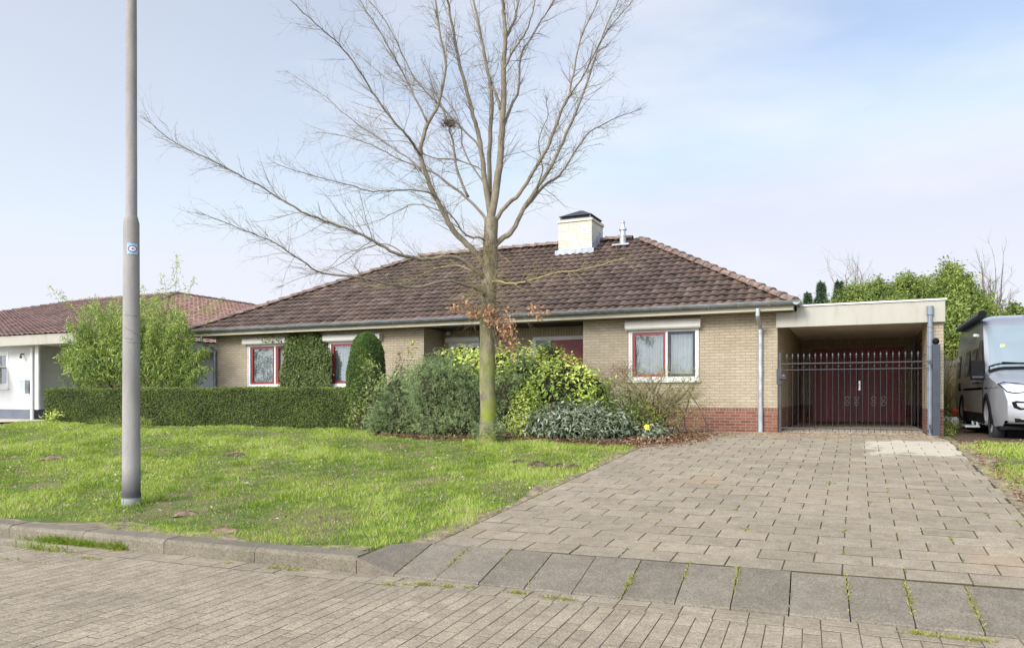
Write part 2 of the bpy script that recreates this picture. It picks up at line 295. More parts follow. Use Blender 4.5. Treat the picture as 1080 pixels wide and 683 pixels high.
def m_post():
    m = MT('lamp_post_paint'); m.set(Roughness=0.8, Metallic=0.0); m.b.inputs['Specular IOR Level'].default_value = 0.25
    g = m.n('ShaderNodeNewGeometry').outputs['Position']; sp = m.n('ShaderNodeSeparateXYZ'); m.l(g, sp.inputs[0])
    n1 = m.noise(5, 6, 0.65, vec=g, stretch=(1, 1, 0.3)); n2 = m.noise(60, 3, vec=g)
    c = m.ramp(n1, [(0.3, (0.21, 0.197, 0.175)), (0.7, (0.30, 0.284, 0.258))])
    # dark road dirt worn into the foot of the post
    mr = m.n('ShaderNodeMapRange'); mr.inputs[1].default_value = -0.05; mr.inputs[2].default_value = -0.36; m.l(sp.outputs[2], mr.inputs[0])
    k = m.math('MULTIPLY', mr.outputs[0], m.ramp(n1, [(0.2, (0.6, 0.6, 0.6)), (0.5, (1, 1, 1))]))
    c = m.mix(k, c, (0.055, 0.05, 0.05))
    mr2 = m.n('ShaderNodeMapRange'); mr2.inputs[1].default_value = -0.40; mr2.inputs[2].default_value = -0.42; m.l(sp.outputs[2], mr2.inputs[0])
    c = m.mix(mr2.outputs[0], c, (0.26, 0.26, 0.25))
    m.col(m.mix(0.2, c, m.ramp(n2, [(0.3, (0.5, 0.5, 0.5)), (0.7, (1.2, 1.2, 1.2))]), 'MULTIPLY')); return m.m
M['lamppost'] = m_post()
M['scuff'] = plain('scuffed_paint', (0.17, 0.16, 0.15), 0.7, var=0.3, scale=20)
M['stickblue'] = plain('sticker_blue', (0.28, 0.46, 0.62), 0.5, var=0.05)
M['stickdark'] = plain('sticker_ring', (0.08, 0.05, 0.18), 0.5, var=0.05)
M['stickpink'] = plain('sticker_disc', (0.80, 0.66, 0.66), 0.5, var=0.05)
M['stickred'] = plain('sticker_cross', (0.30, 0.05, 0.10), 0.5, var=0.05)

# ------------------------------------------------------------------ mesh helpers
origin = {}
def tag(o, label=None, cat=None, group=None, kind=None):
    if label: o['label'] = label
    if cat: o['category'] = cat
    if group: o['group'] = group
    if kind: o['kind'] = kind
    return o
def thing(name, label, cat, loc, group=None):
    o = bpy.data.objects.new(name, None); C.objects.link(o); o.location = loc; o.empty_display_size = 0.2
    origin[o] = Vector(loc); return tag(o, label, cat, group)
def link(name, me, mat, parent=None, base=None, smooth=False):
    o = bpy.data.objects.new(name, me); C.objects.link(o)
    mats = mat if isinstance(mat, (list, tuple)) else [mat]
    for m_ in mats: me.materials.append(m_)
    if smooth: me.polygons.foreach_set('use_smooth', [True]*len(me.polygons))
    if parent is not None:
        b = origin[parent]; me.transform(Matrix.Translation(-b)); o.parent = parent; origin[o] = b
    elif base is not None:
        b = Vector(base); me.transform(Matrix.Translation(-b)); o.location = b; origin[o] = b
    else: origin[o] = Vector((0, 0, 0))
    me.update(); return o
class MB:
    def __init__(s): s.v = []; s.f = []; s.mi = []; s.cur = 0
    def add(s, vs, fs):
        k = len(s.v); s.v += [tuple(p) for p in vs]
        for f in fs: s.f.append([i+k for i in f]); s.mi.append(s.cur)
    def box(s, a, b):
        x0, y0, z0 = (min(a[i], b[i]) for i in range(3)); x1, y1, z1 = (max(a[i], b[i]) for i in range(3))
        s.add([(x0,y0,z0),(x1,y0,z0),(x1,y1,z0),(x0,y1,z0),(x0,y0,z1),(x1,y0,z1),(x1,y1,z1),(x0,y1,z1)],
              [(0,3,2,1),(4,5,6,7),(0,1,5,4),(1,2,6,5),(2,3,7,6),(3,0,4,7)])
    def prism(s, poly, axis, a, b):
        """poly: 2D points; extruded along axis from a to b"""
        n = len(poly)
        def P(p, t):
            return {'x': (t, p[0], p[1]), 'y': (p[0], t, p[1]), 'z': (p[0], p[1], t)}[axis]
        s.add([P(p, a) for p in poly]+[P(p, b) for p in poly],
              [tuple(range(n))[::-1], tuple(range(n, 2*n))]+[(i, (i+1) % n, (i+1) % n+n, i+n) for i in range(n)])
    def tube(s, pts, rad, n=8, caps=True):
        pts = [Vector(p) for p in pts]; k0 = len(s.v); m = len(pts)
        if not hasattr(rad, '__len__'): rad = [rad]*m
        t = (pts[1]-pts[0]).normalized(); up = Vector((0, 0, 1)) if abs(t.z) < 0.9 else Vector((1, 0, 0))
        a = t.cross(up).normalized()
        for i, p in enumerate(pts):
            d = (pts[min(i+1, m-1)]-pts[max(i-1, 0)])
            if d.length < 1e-9: d = t
            d.normalize(); a = (a-d*a.dot(d)); a = a.normalized() if a.length > 1e-6 else d.orthogonal().normalized(); b = d.cross(a)
            for j in range(n):
                an = 2*math.pi*j/n; s.v.append(tuple(p+(a*math.cos(an)+b*math.sin(an))*rad[i]))
        for i in range(m-1):
            for j in range(n):
                s.f.append([k0+i*n+j, k0+i*n+(j+1) % n, k0+(i+1)*n+(j+1) % n, k0+(i+1)*n+j]); s.mi.append(s.cur)
        if caps:
            s.f.append([k0+j for j in range(n)][::-1]); s.mi.append(s.cur); s.f.append([k0+(m-1)*n+j for j in range(n)]); s.mi.append(s.cur)
    def lathe(s, prof, c, axis='z', n=24, caps=True):
        k0 = len(s.v)
        for r, h in prof:
            for j in range(n):
                an = 2*math.pi*j/n; x, y = r*math.cos(an), r*math.sin(an)
                s.v.append({'z': (c[0]+x, c[1]+y, c[2]+h), 'x': (c[0]+h, c[1]+x, c[2]+y), 'y': (c[0]+x, c[1]+h, c[2]+y)}[axis])
        for i in range(len(prof)-1):
            for j in range(n):
                s.f.append([k0+i*n+j, k0+i*n+(j+1) % n, k0+(i+1)*n+(j+1) % n, k0+(i+1)*n+j]); s.mi.append(s.cur)
        for i in (0, len(prof)-1) if caps else ():
            if prof[i][0] > 1e-4: s.f.append([k0+i*n+j for j in range(n)]); s.mi.append(s.cur)
    def build(s, name, mat, parent=None, base=None, smooth=False, bevel=0.0, seg=2):
        me = bpy.data.meshes.new(name); me.from_pydata(s.v, [], s.f)
        me.polygons.foreach_set('material_index', s.mi)
        bm = bmesh.new(); bm.from_mesh(me); bmesh.ops.recalc_face_normals(bm, faces=bm.faces)
        if bevel:
            es = [e for e in bm.edges if len(e.link_faces) == 2 and e.calc_face_angle() > R(25)]
            bmesh.ops.bevel(bm, geom=es, offset=bevel, segments=seg, affect='EDGES', profile=0.7, clamp_overlap=True)
        bm.to_mesh(me); bm.free()
        return link(name, me, mat, parent, base, smooth)
def np_mesh(name, v, f, tint=None, uv=None, smooth=False):
    """v (n,3), f (m,k): all faces with k corners"""
    me = bpy.data.meshes.new(name); n, (m, k) = len(v), f.shape
    me.vertices.add(n); me.vertices.foreach_set('co', v.astype(np.float32).ravel())
    me.loops.add(m*k); me.loops.foreach_set('vertex_index', f.astype(np.int32).ravel())
    me.polygons.add(m); me.polygons.foreach_set('loop_start', np.arange(0, m*k, k, dtype=np.int32))
    me.polygons.foreach_set('loop_total', np.full(m, k, np.int32))
    if tint is not None:
        a = me.attributes.new('tint', 'FLOAT', 'POINT'); a.data.foreach_set('value', tint.astype(np.float32))
    if uv is not None:
        u = me.uv_layers.new(name='UVMap'); u.data.foreach_set('uv', uv[f.ravel()].astype(np.float32).ravel())
    me.update(calc_edges=True)
    me.polygons.foreach_set('use_smooth', [bool(smooth)]*m)
    return me
def leaves(name, pos, nrm, length, width, mat, parent=None, base=None, tint=None, rng=None, droop=0.0, fold=0.25, dirs=None, jitter=0.6):
    rng = rng or np.random.default_rng(1); n = len(pos)
    nrm = nrm+rng.normal(0, jitter, (n, 3)); nrm /= np.linalg.norm(nrm, axis=1)[:, None]+1e-9
    if dirs is None: dirs = rng.normal(0, 1, (n, 3)); dirs[:, 2] -= droop
    d = dirs-nrm*(dirs*nrm).sum(1)[:, None]; d /= np.linalg.norm(d, axis=1)[:, None]+1e-9
    s = np.cross(d, nrm); L = (length*rng.uniform(0.65, 1.25, n))[:, None]; W = (width*rng.uniform(0.7, 1.2, n))[:, None]
    a = pos; b = pos+d*L*0.5+s*W*0.5+nrm*W*fold; c = pos+d*L; e = pos+d*L*0.5-s*W*0.5+nrm*W*fold
    v = np.stack([a, b, c, e], 1).reshape(-1, 3); f = np.arange(n*4).reshape(n, 4)
    tint = rng.uniform(0, 1, n) if tint is None else np.clip(tint, 0, 1)
    me = np_mesh(name, v, f, np.repeat(tint, 4)); return link(name, me, mat, parent, base)
def clump_points(rng, clumps, n, shell=0.55):
    """clumps: (centre, radii, weight); points spread through outer part of each lump"""
    wts = np.array([c[2] for c in clumps], float); wts /= wts.sum(); idx = rng.choice(len(clumps), n, p=wts)
    ctr = np.array([c[0] for c in clumps], float)[idx]; rad = np.array([c[1] for c in clumps], float)[idx]
    d = rng.normal(0, 1, (n, 3)); d /= np.linalg.norm(d, axis=1)[:, None]
    r = shell+(1-shell)*rng.uniform(0, 1, n)**0.5
    return ctr+d*rad*r[:, None], d, r
def smooth_path(pts, sub=4):
    pts = [Vector(p) for p in pts]; o = []
    for i in range(len(pts)-1):
        p0 = pts[max(i-1, 0)]; p1 = pts[i]; p2 = pts[i+1]; p3 = pts[min(i+2, len(pts)-1)]
        for k in range(sub):
            t = k/sub; o.append(0.5*((2*p1)+(p2-p0)*t+(2*p0-5*p1+4*p2-p3)*t*t+(3*p1-p0-3*p2+p3)*t**3))
    o.append(pts[-1]); return o
def struct(o, label=None): o['kind'] = 'structure'; return o
ground_h = gz

# ================================================================== THE SETTING
# ---- ground sheet to the horizon (rows run parallel to the kerb)
offs = [-400, -150, -60, -20, -8, -3, 0.08, 0.12]+list(np.arange(0.25, 12, 0.25))+[12.5, 14, 18, 25, 40, 80, 150, 300, 600]
xs = [-600, -300, -150, -80, -50, -40]+list(np.arange(-34, -4.2, 0.5))+[-4.05, -3.72, -3.68, -3.37, -3.33]+list(np.arange(-2.9, 1.3, 0.5))+[1.42, 1.46, 2, 2.5, 3, 3.4]+[3.65, 4.2]+list(np.arange(4.7, 16, 0.5))+[20, 30, 50, 90, 180, 350, 600]
v = []
for o_ in offs:
    for x in xs:
        y = kerb_y(np.clip(x, -60, 60))+o_
        if o_ < 0.1: z = ROADZ-0.012
        else: z = float(gz_np(x, y)+bump_np(x, y)) - 0.012
        if o_ > 0.1 and ((-3.7 < x < 3.7 and o_ < 0.7) or (-3.35 < x < 1.45 and y < 15)): z = min(z, -0.66) if o_ < 0.7 else z-0.05
        v.append((x, y, z))
nx = len(xs); f = [(j*nx+i, j*nx+i+1, (j+1)*nx+i+1, (j+1)*nx+i) for j in range(len(offs)-1) for i in range(nx-1)]
me = np_mesh('ground', np.array(v), np.array(f), smooth=True); struct(link('ground', me, M['ground']))
# ---- road: sheet plus individual bricks near the camera (one object)
b = MB(); b.add([(-300, kerb_y(-60)-0.0, ROADZ-0.0005), (-60, kerb_y(-60), ROADZ-0.0005), (60, kerb_y(60), ROADZ-0.0005), (300, kerb_y(60), ROADZ-0.0005), (300, -9, ROADZ-0.0005), (-300, -9, ROADZ-0.0005)], [(0, 1, 2, 3, 4, 5)])
b.build('road', M['road_sheet'])['kind'] = 'structure'
rng = np.random.default_rng(5)
def slabs(cells, gap, zf, th=0.05, bev=0.006, tilt=0.003, rndz=0.003, frame=None, rng=rng, gy=None):
    """cells (n,4): u0,v0,u1,v1 in the paving frame; each slab is its own little bevelled block"""
    cells = np.array(cells); n = len(cells); u0, v0, u1, v1 = cells.T
    gy = gap if gy is None else gy; u0 = u0+gap/2; v0 = v0+gy/2; u1 = u1-gap/2; v1 = v1-gy/2
    def ring(i, dz): return np.stack([np.stack([u0+i, v0+i, dz], 1), np.stack([u1-i, v0+i, dz], 1), np.stack([u1-i, v1-i, dz], 1), np.stack([u0+i, v1-i, dz], 1)], 1)
    z = rng.normal(0, rndz, n); tx = rng.normal(0, tilt, (n, 1)); ty = rng.normal(0, tilt, (n, 1))
    A = ring(0*u0, np.full(n, -th)); B = ring(0*u0, z-bev); D = ring(np.full(n, bev), z)
    V = np.concatenate([A, B, D], 1)
    cu = ((u0+u1)/2)[:, None]; cv = ((v0+v1)/2)[:, None]
    V[:, :, 2] += tx*(V[:, :, 0]-cu)*8+ty*(V[:, :, 1]-cv)*8
    P = V.reshape(-1, 3); X, Y = frame(P[:, 0], P[:, 1]); Z = zf(X, Y)+P[:, 2]
    fs = []
    for a, c in ((0, 4), (4, 8)):
        for k in range(4): fs.append([a+k, a+(k+1) % 4, c+(k+1) % 4, c+k])
    fs.append([8, 9, 10, 11]); fs = np.array(fs)
    F = (fs[None]+12*np.arange(n)[:, None, None]).reshape(-1, 4)
    rv = np.repeat(rng.uniform(0, 1, n), 12); uv = np.stack([rv, np.tile(np.array([1.]*8+[0.]*4), n)], 1)
    return np.stack([X, Y, Z], 1), F, uv
ang = math.atan(0.0522); ck, sk = math.cos(ang), math.sin(ang)
def road_frame(u, v_): return u*ck-v_*sk, 5.145+u*sk+v_*ck
cells = []
bw, bl = 0.105, 0.212
for i in range(-150, 45):
    for j in range(0, 17):
        off = bl*0.5*(i % 2)+bl*0.04*math.sin(i*2.1)
        vv = -0.24-j*bl-off
        if j == 0 and off > 0.03: cells.append((i*bw, vv, (i+1)*bw, -0.24))
        if vv-bl > -0.26: continue
        vv = min(vv, -0.24)
        cells.append((i*bw, -0.24-(j+1)*bl-off, (i+1)*bw, vv))
V_, F_, U_ = slabs(cells, 0.0025, lambda X, Y: np.full(len(X), ROADZ+0.004)-0.003*np.sin(X*0.9), 0.012, 0.003, 0.0003, 0.0005, road_frame, gy=0.008)
me = np_mesh('road_paving', V_, F_, uv=U_); struct(link('road_paving', me, M['roadbrick']))
# gutter course laid lengthwise along the kerb, sanded over
cells = [(i*bl, -0.115*(j+1)-0.005, (i+1)*bl, -0.115*j-0.005) for i in range(-75, 22) for j in range(2)]
V_, F_, U_ = slabs(cells, 0.0025, lambda X, Y: np.full(len(X), ROADZ+0.006), 0.04, 0.004, 0.001, 0.001, road_frame)
me = np_mesh('gutter_paving', V_, F_, uv=U_); struct(link('gutter_paving', me, M['slab']))
# ---- kerb stones
TX = -3.62   # where the kerb starts to drop
kr = MB(); kv = []; kf = []; ku = []
def kerb_block(u0, u1, h0, h1, depth0=0.2, depth1=0.2, batter=0.03):
    prof0 = [(0, -0.1), (0, h0*0.75), (batter*0.5, h0-0.012), (batter, h0), (depth0, h0+0.004), (depth0, -0.1)]
    prof1 = [(0, -0.1), (0, h1*0.75), (batter*0.5, h1-0.012), (batter, h1), (depth1, h1+0.004), (depth1, -0.1)]
    k = len(kv)
    for u, pr in ((u0+0.003, prof0), (u1-0.003, prof1)):
        for (d, h) in pr:
            x, y = road_frame(u, d); kv.append((x, y, ROADZ+h))
    n = 6; r = rng.uniform()
    fs = [[k+i, k+(i+1) % n, k+(i+1) % n+n, k+i+n] for i in range(n)]+[[k+i for i in range(n)][::-1], [k+n+i for i in range(n)]]
    kf.extend(fs); ku.extend([(r, 0)]*12)
u = TX
while u > -30: kerb_block(u-1.0, u, 0.13+rng.normal(0, 0.003), 0.13+rng.normal(0, 0.003)); u -= 1.0
for i in range(12): kerb_block(6.05+i, 7.05+i, 0.13, 0.13)
def poly_mesh(name, vs, fs, uvs):
    me = bpy.data.meshes.new(name); me.from_pydata(vs, [], fs); ul = me.uv_layers.new(name='UVMap')
    for l in me.loops: ul.data[l.index].uv = uvs[l.vertex_index]
    bm = bmesh.new(); bm.from_mesh(me); bmesh.ops.recalc_face_normals(bm, faces=bm.faces); bm.to_mesh(me); bm.free(); return me
struct(link('kerb', poly_mesh('kerb', kv, kf, ku), M['kerb']))
# ---- dropped kerb: sloping blocks
RD = 0.66; RH = 0.148
kv = []; kf = []; ku = []
def ramp_block(u0, u1, hb0=RH, hb1=RH, hf0=0.022, hf1=0.022, w0=RD, w1=RD, g=0.004):
    k = len(kv); r = rng.uniform(); jz = rng.normal(0, 0.002)
    for u, hb, hf, wd in ((u0+g, hb0, hf0, w0), (u1-g, hb1, hf1, w1)):
        for (d, h) in ((0, -0.1), (0, hf-0.008), (0.012, hf), (wd-0.01, hb), (wd, hb-0.008), (wd, -0.1)):
            x, y = road_frame(u, d); kv.append((x, y, ROADZ+h+jz))
    n = 6
    kf.extend([[k+i, k+(i+1) % n, k+(i+1) % n+n, k+i+n] for i in range(n)]+[[k+i for i in range(n)][::-1], [k+n+i for i in range(n)]])
    ku.extend([(r, 0)]*12)
u = TX+0.34; BW = 0.36
ramp_block(TX, TX+0.34, 0.134, RH, 0.12, 0.022, RD*0.85, RD, 0.004)
for i in range(16): ramp_block(u, u+BW); u += BW
struct(link('dropped_kerb', poly_mesh('dropped_kerb', kv, kf, ku), M['ramp']))
RAMP_END = u
# ---- driveway
DX0, DX1 = -3.3, 1.38
def yk(x): return kerb_y(x)+RD+0.012
b = MB(); vs = [(DX0-0.05, yk(DX0), 0), (DX1+0.3, yk(DX1), 0), (DX1+0.05, 14.33, 0), (DX1+0.05, 16.2, 0), (-3.0, 16.66, 0), (-2.9, 14.33, 0)]
def drive_left(y):   # left edge swings in near the house
    return -3.3 if y < 12.5 else -3.3+0.5*min(1, (y-12.5)/3)
rows = np.arange(0, 60); vv = []; ff = []
ys = np.linspace(0, 1, 48)
for t in ys:
    for s in np.linspace(0, 1, 8):
        x = DX0-0.02+(DX1+0.06-DX0)*s; y = yk(x)+(16.64-yk(x))*t
        vv.append((x, y, gz(x, y)+0.009))
ff = [(j*8+i, j*8+i+1, (j+1)*8+i+1, (j+1)*8+i) for j in range(47) for i in range(7)]
struct(link('driveway', np_mesh('driveway', np.array(vv), np.array(ff)), M['joint']))
b = MB(); b.box((-1.5, 16.3, -0.06), (1.3, 24.1, 0.008)); struct(b.build('carport_floor', M['slab_white']))
cells = []; cw, ch = 0.40, 0.30; y = 5.62; j = 0
while y < 15.0:
    x = DX0+(cw/2 if j % 2 else 0)-0.0
    if j % 2: cells.append((DX0, y, x, y+ch))
    while x < DX1-0.05:
        cells.append((x, y, min(x+cw, DX1+rng.uniform(-0.02, 0.05)), y+ch)); x += cw
    y += ch; j += 1
def dslab(cells, name, mat, gap=0.008, **k):
    V_, F_, U_ = slabs(cells, gap, lambda X, Y: gz_np(X, Y)+0.014, 0.03, 0.005, 0.0022, 0.0022, lambda u, v_: (u, v_), **k)
    me = np_mesh(name, V_, F_, uv=U_); return struct(link(name, me, mat))
# first rows are skewed so that they follow the kerb line
main = []; white = []
for c in cells:
    cx, cy = (c[0]+c[2])/2, (c[1]+c[3])/2
    if cx < drive_left(cy)-0.1: continue
    edge = 12.2+0.25*math.sin(cx*9)+0.2*math.sin(cx*23)
    main.append(c)
def skew(cells, name, mat):
    V_, F_, U_ = slabs(cells, 0.0075, lambda X, Y: gz_np(X, Y)+0.014, 0.03, 0.003, 0.0007, 0.0008, lambda u, v_: (u, v_+np.clip((9-v_)/3.4, 0, 1)*(yk(u)-5.62)), gy=0.016)
    return struct(link(name, np_mesh(name, V_, F_, uv=U_), mat))
skew(main, 'driveway_paving', M['slab'])
# strip of clay bricks in front of the gate and house
cells = [(x, y_, x+0.21, y_+0.105) for k, y_ in enumerate(np.arange(15.02, 16.5, 0.105)) for x in np.arange(-2.85+0.105*(k % 2), 1.2, 0.21)]
V_, F_, U_ = slabs(cells, 0.005, lambda X, Y: gz_np(X, Y)+0.012, 0.02, 0.004, 0.002, 0.002, lambda u, v_: (u, v_))
M['clay'] = concrete_mat('sanded_clay_paver', (0.36, 0.27, 0.175), 0.15, 0.3, False)
struct(link('threshold_paving', np_mesh('threshold_paving', V_, F_, uv=U_), M['clay']))
# neighbour's forecourt
b = MB(); b.add([(-60, 12.9, 0.012), (-22.6, 12.9, 0.012), (-22.6, 16.0, 0.012), (-60, 16.0, 0.012)], [(0, 1, 2, 3)])
struct(b.build('forecourt', M['slab_white']))
# ================================================================== BUILDINGS
def tile_face(O, U, S, u0, u1, length, planes, tw=0.195, tl=0.29, amp=0.022, step=0.024, spw=8):
    O, U, S = Vector(O), Vector(U).normalized(), Vector(S).normalized(); Nn = U.cross(S).normalized()
    if Nn.z < 0: Nn = -Nn
    nu = int((u1-u0)/tw*spw)+1; us = np.linspace(u0, u1, nu); ph = us/tw
    fr = ph-np.floor(ph)
    wave = amp*(np.where(fr < 0.62, np.sin(fr/0.62*math.pi)*1.0, -0.45*np.sin((fr-0.62)/0.38*math.pi)))
    k = int(math.ceil(length/tl)); V = []; UVs = []; rw = np.random.default_rng(3)
    for j in range(k+1):
        for (ds, h, du) in ((0, step, 0.001), (tl, 0.0, 0.999)) if j < k else ():
            s = j*tl+ds
            jit = rw.normal(0, 0.0025, int((u1-u0)/tw)+3)[(np.floor(ph)-np.floor(ph[0])).astype(int)]
            s_ = min(s, length)+(-0.02*np.maximum(wave/amp, 0) if ds == 0 else 0*wave)+jit
            P = np.array(O)[None]+np.outer(us, U)+np.outer(s_, S)+np.outer(wave+h+jit, Nn)
            V.append(P); UVs.append(np.stack([ph, np.full(nu, j+du*0.9+0.05)], 1))
    nr = len(V); V = np.concatenate(V); UVs = np.concatenate(UVs)
    a = np.arange(nu-1); F = []
    for r in range(nr-1):
        b0 = r*nu; F.append(np.stack([b0+a, b0+a+1, b0+nu+a+1, b0+nu+a], 1))
    F = np.concatenate(F); me = np_mesh('tmp', V, F, uv=UVs)
    bm = bmesh.new(); bm.from_mesh(me); bpy.data.meshes.remove(me)
    for co, no in planes:
        bmesh.ops.bisect_plane(bm, geom=bm.verts[:]+bm.edges[:]+bm.faces[:], plane_co=co, plane_no=no, clear_outer=True)
    for f_ in bm.faces: f_.smooth = True
    return bm
def join_bms(name, bms, mat, parent):
    me = bpy.data.meshes.new(name); bm = bmesh.new()
    bm.loops.layers.uv.new('UVMap')
    for x in bms:
        t = bpy.data.meshes.new('t'); x.to_mesh(t); x.free(); bm.from_mesh(t); bpy.data.meshes.remove(t)
    bmesh.ops.recalc_face_normals(bm, faces=bm.faces)
    for f_ in bm.faces:
        if f_.normal.z < 0: f_.normal_flip()
    bm.to_mesh(me); bm.free(); return link(name, me, mat, parent)
def hip_roof(E, A, B, z0, parent, mat, ridge_mat, faces='flrb', name='roof'):
    """E = x0,y0,x1,y1 eaves rectangle; A,B ridge ends"""
    x0, y0, x1, y1 = E; A, B = Vector(A), Vector(B)
    c = {'fl': Vector((x0, y0, z0)), 'fr': Vector((x1, y0, z0)), 'bl': Vector((x0, y1, z0)), 'br': Vector((x1, y1, z0))}
    out = []
    def vplane(p, q, keep):   # vertical plane through p,q keeping the side of keep
        d = (q-p); d.z = 0; n = Vector((d.y, -d.x, 0)).normalized()
        if n.dot(keep-p) > 0: n = -n
        return (p, n)
    def face(p, q, tops, hl, hr):
        U = (q-p); W = U.length; U.normalize(); t = tops[0]
        foot = p+U*((t-p).dot(U)); S = (t-foot); L = S.length
        mid = (p+q+tops[0]+tops[-1])/4; pl = [vplane(*hl, mid), vplane(*hr, mid)]
        out.append(tile_face(p, U, S, 0, W, L, pl))
    if 'f' in faces: face(c['fl'], c['fr'], [A, B], (c['fl'], A), (c['fr'], B))
    if 'b' in faces: face(c['br'], c['bl'], [B, A], (c['br'], B), (c['bl'], A))
    if 'r' in faces: face(c['fr'], c['br'], [B], (c['fr'], B), (c['br'], B))
    if 'l' in faces: face(c['bl'], c['fl'], [A], (c['bl'], A), (c['fl'], A))
    ro = join_bms(name, out, mat, parent)
    return ro, c, A, B
def ridge_caps(lines, parent, mat, r=0.105, L=0.36, lift=0.03, name='ridge_tiles'):
    b = MB(); rr = random.Random(4)
    for p, q in lines:
        p, q = Vector(p), Vector(q); d = (q-p); n = max(1, int(d.length/L)); d.normalize(); s = d.cross(Vector((0, 0, 1))).normalized(); u = s.cross(d)
        for i in range(n):
            a = p+d*(i*L-0.03); e = p+d*((i+1)*L+0.03); k = len(b.v)
            for (c_, ra, hh) in ((a, r*1.12, lift+0.018+rr.uniform(0, .006)), (a+d*0.05, r*1.10, lift+0.016), (e, r*0.92, lift-0.006)):
                for j in range(9):
                    an = math.pi*j/8; b.v.append(tuple(c_+s*math.cos(an)*ra+u*(math.sin(an)*ra*0.85+hh-0.05)))
            for m_ in range(2):
                for j in range(8): b.f.append([k+m_*9+j, k+m_*9+j+1, k+m_*9+9+j+1, k+m_*9+9+j]); b.mi.append(0)
            b.f.append([k+j for j in range(9)]); b.mi.append(0)
    return b.build(name, mat, parent, smooth=False)

def wall_boxes(b, x0, x1, z0, z1, y0, y1, holes, axis='x'):
    """wall along x with rectangular holes (hx0,hx1,hz0,hz1), front at y0"""
    xs = sorted({x0, x1, *[h[0] for h in holes], *[h[1] for h in holes]})
    for a, c in zip(xs[:-1], xs[1:]):
        hs = [h for h in holes if h[0] <= a+1e-6 and h[1] >= c-1e-6]
        z = z0
        for h in sorted(hs, key=lambda h: h[2]):
            if h[2] > z: b.box((a, y0, z), (c, y1, h[2]))
            z = h[3]
        if z < z1: b.box((a, y0, z), (c, y1, z1))

def window(parent, X0, X1, Z0, Z1, Y, sashes, box=None, sill=True, curtain=True, fw=0.075, fmat='white'):
    """frame proud of a hole; sashes: list of (x0,x1,material or None,tilt)"""
    fr = MB(); d0, d1 = Y-0.012, Y+0.07
    fr.box((X0, d0, Z0), (X0+fw, d1, Z1)); fr.box((X1-fw, d0, Z0), (X1, d1, Z1))
    fr.box((X0+fw, d0+0.002, Z0), (X1-fw, d1, Z0+fw*1.1)); fr.box((X0+fw, d0+0.002, Z1-fw*0.8), (X1-fw, d1, Z1))
    for (a, c, m_, t) in sashes[:-1]: fr.box((c-0.001, d0+0.004, Z0+fw*1.1), (c+0.045, d1-0.004, Z1-fw*0.8))
    w_ = fr.build('window', M[fmat], parent)
    zb, zt = Z0+fw*1.1, Z1-fw*0.8
    for (a, c, m_, t) in sashes:
        if m_:
            s = MB(); sw = 0.06
            def tl_(p):   # tilt-in from the foot
                return p
            parts = [((a, zb), (a+sw, zt)), ((c-sw, zb), (c, zt)), ((a+sw, zb), (c-sw, zb+sw)), ((a+sw, zt-sw), (c-sw, zt))]
            for (p, q) in parts: s.box((p[0], Y+0.008, p[1]), (q[0], Y+0.06, q[1]))
            if t:   # turned inward round its left edge
                ro = math.radians(t); s.v = [(a+(x-a)*math.cos(ro)-(0)*0, y+(x-a)*math.sin(ro), z) for x, y, z in s.v]
            s.build('sash', M[m_], w_)
        if not t:
            g = MB(); g.box((a+0.01, Y+0.035, zb+0.01), (c-0.01, Y+0.041, zt-0.01)); g.build('pane', M['glass'], w_)
    if curtain:
        n = 140; xa, xb = X0+0.05, X1-0.05; vv = []
        for i in range(n+1):
            x = xa+(xb-xa)*i/n; yy = Y+0.13+0.022*math.sin(i*0.9+math.sin(i*0.13)*2)+0.008*math.sin(i*2.3)
            vv += [(x, yy, zb-0.1), (x, yy+0.01, zt+0.05)]
        me = np_mesh('curtain', np.array(vv), np.array([(2*i, 2*i+2, 2*i+3, 2*i+1) for i in range(n)]), smooth=True); link('curtain', me, M['curtain'], w_)
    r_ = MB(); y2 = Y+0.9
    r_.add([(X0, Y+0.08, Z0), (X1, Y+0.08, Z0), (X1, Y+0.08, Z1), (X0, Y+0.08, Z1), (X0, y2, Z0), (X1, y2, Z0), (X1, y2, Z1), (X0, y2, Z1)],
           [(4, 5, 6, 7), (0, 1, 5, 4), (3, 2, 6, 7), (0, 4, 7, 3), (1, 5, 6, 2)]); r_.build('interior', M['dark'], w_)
    if sill:
        s = MB(); s.box((X0-0.04, Y-0.06, Z0-0.045), (X1+0.04, Y+0.02, Z0-0.002)); s.build('sill', M['white'], w_, bevel=0.006)
    if box:
        bx0, bx1, bz0, bz1 = box; s = MB()
        s.prism([(Y, bz0), (Y-0.13, bz0), (Y-0.16, bz0+0.035), (Y-0.16, bz1-0.05), (Y-0.12, bz1-0.01), (Y, bz1)], 'x', bx0, bx1)
        s.build('shutter_box', M['shutter'], w_, bevel=0.008)
        s = MB(); s.box((X0-0.002, Y-0.03, Z0), (X0+0.03, Y-0.013, bz0)); s.build('shutter_rail', M['white'], w_)
        s = MB(); s.box((X1-0.03, Y-0.03, Z0), (X1+0.002, Y-0.013, bz0)); s.build('shutter_rail', M['white'], w_)
    return w_

WY = 16.67; RY = 17.7; HXL, HXR = -17.15, -1.52; RXL = wx(447, WY); RXR = wx(615, WY)
WT = 2.50; PL = 0.52; PS = 0.44
house = thing('bungalow', 'cream brick bungalow with brown pantile hip roof and red window frames', 'house', (-9, 20, 0))
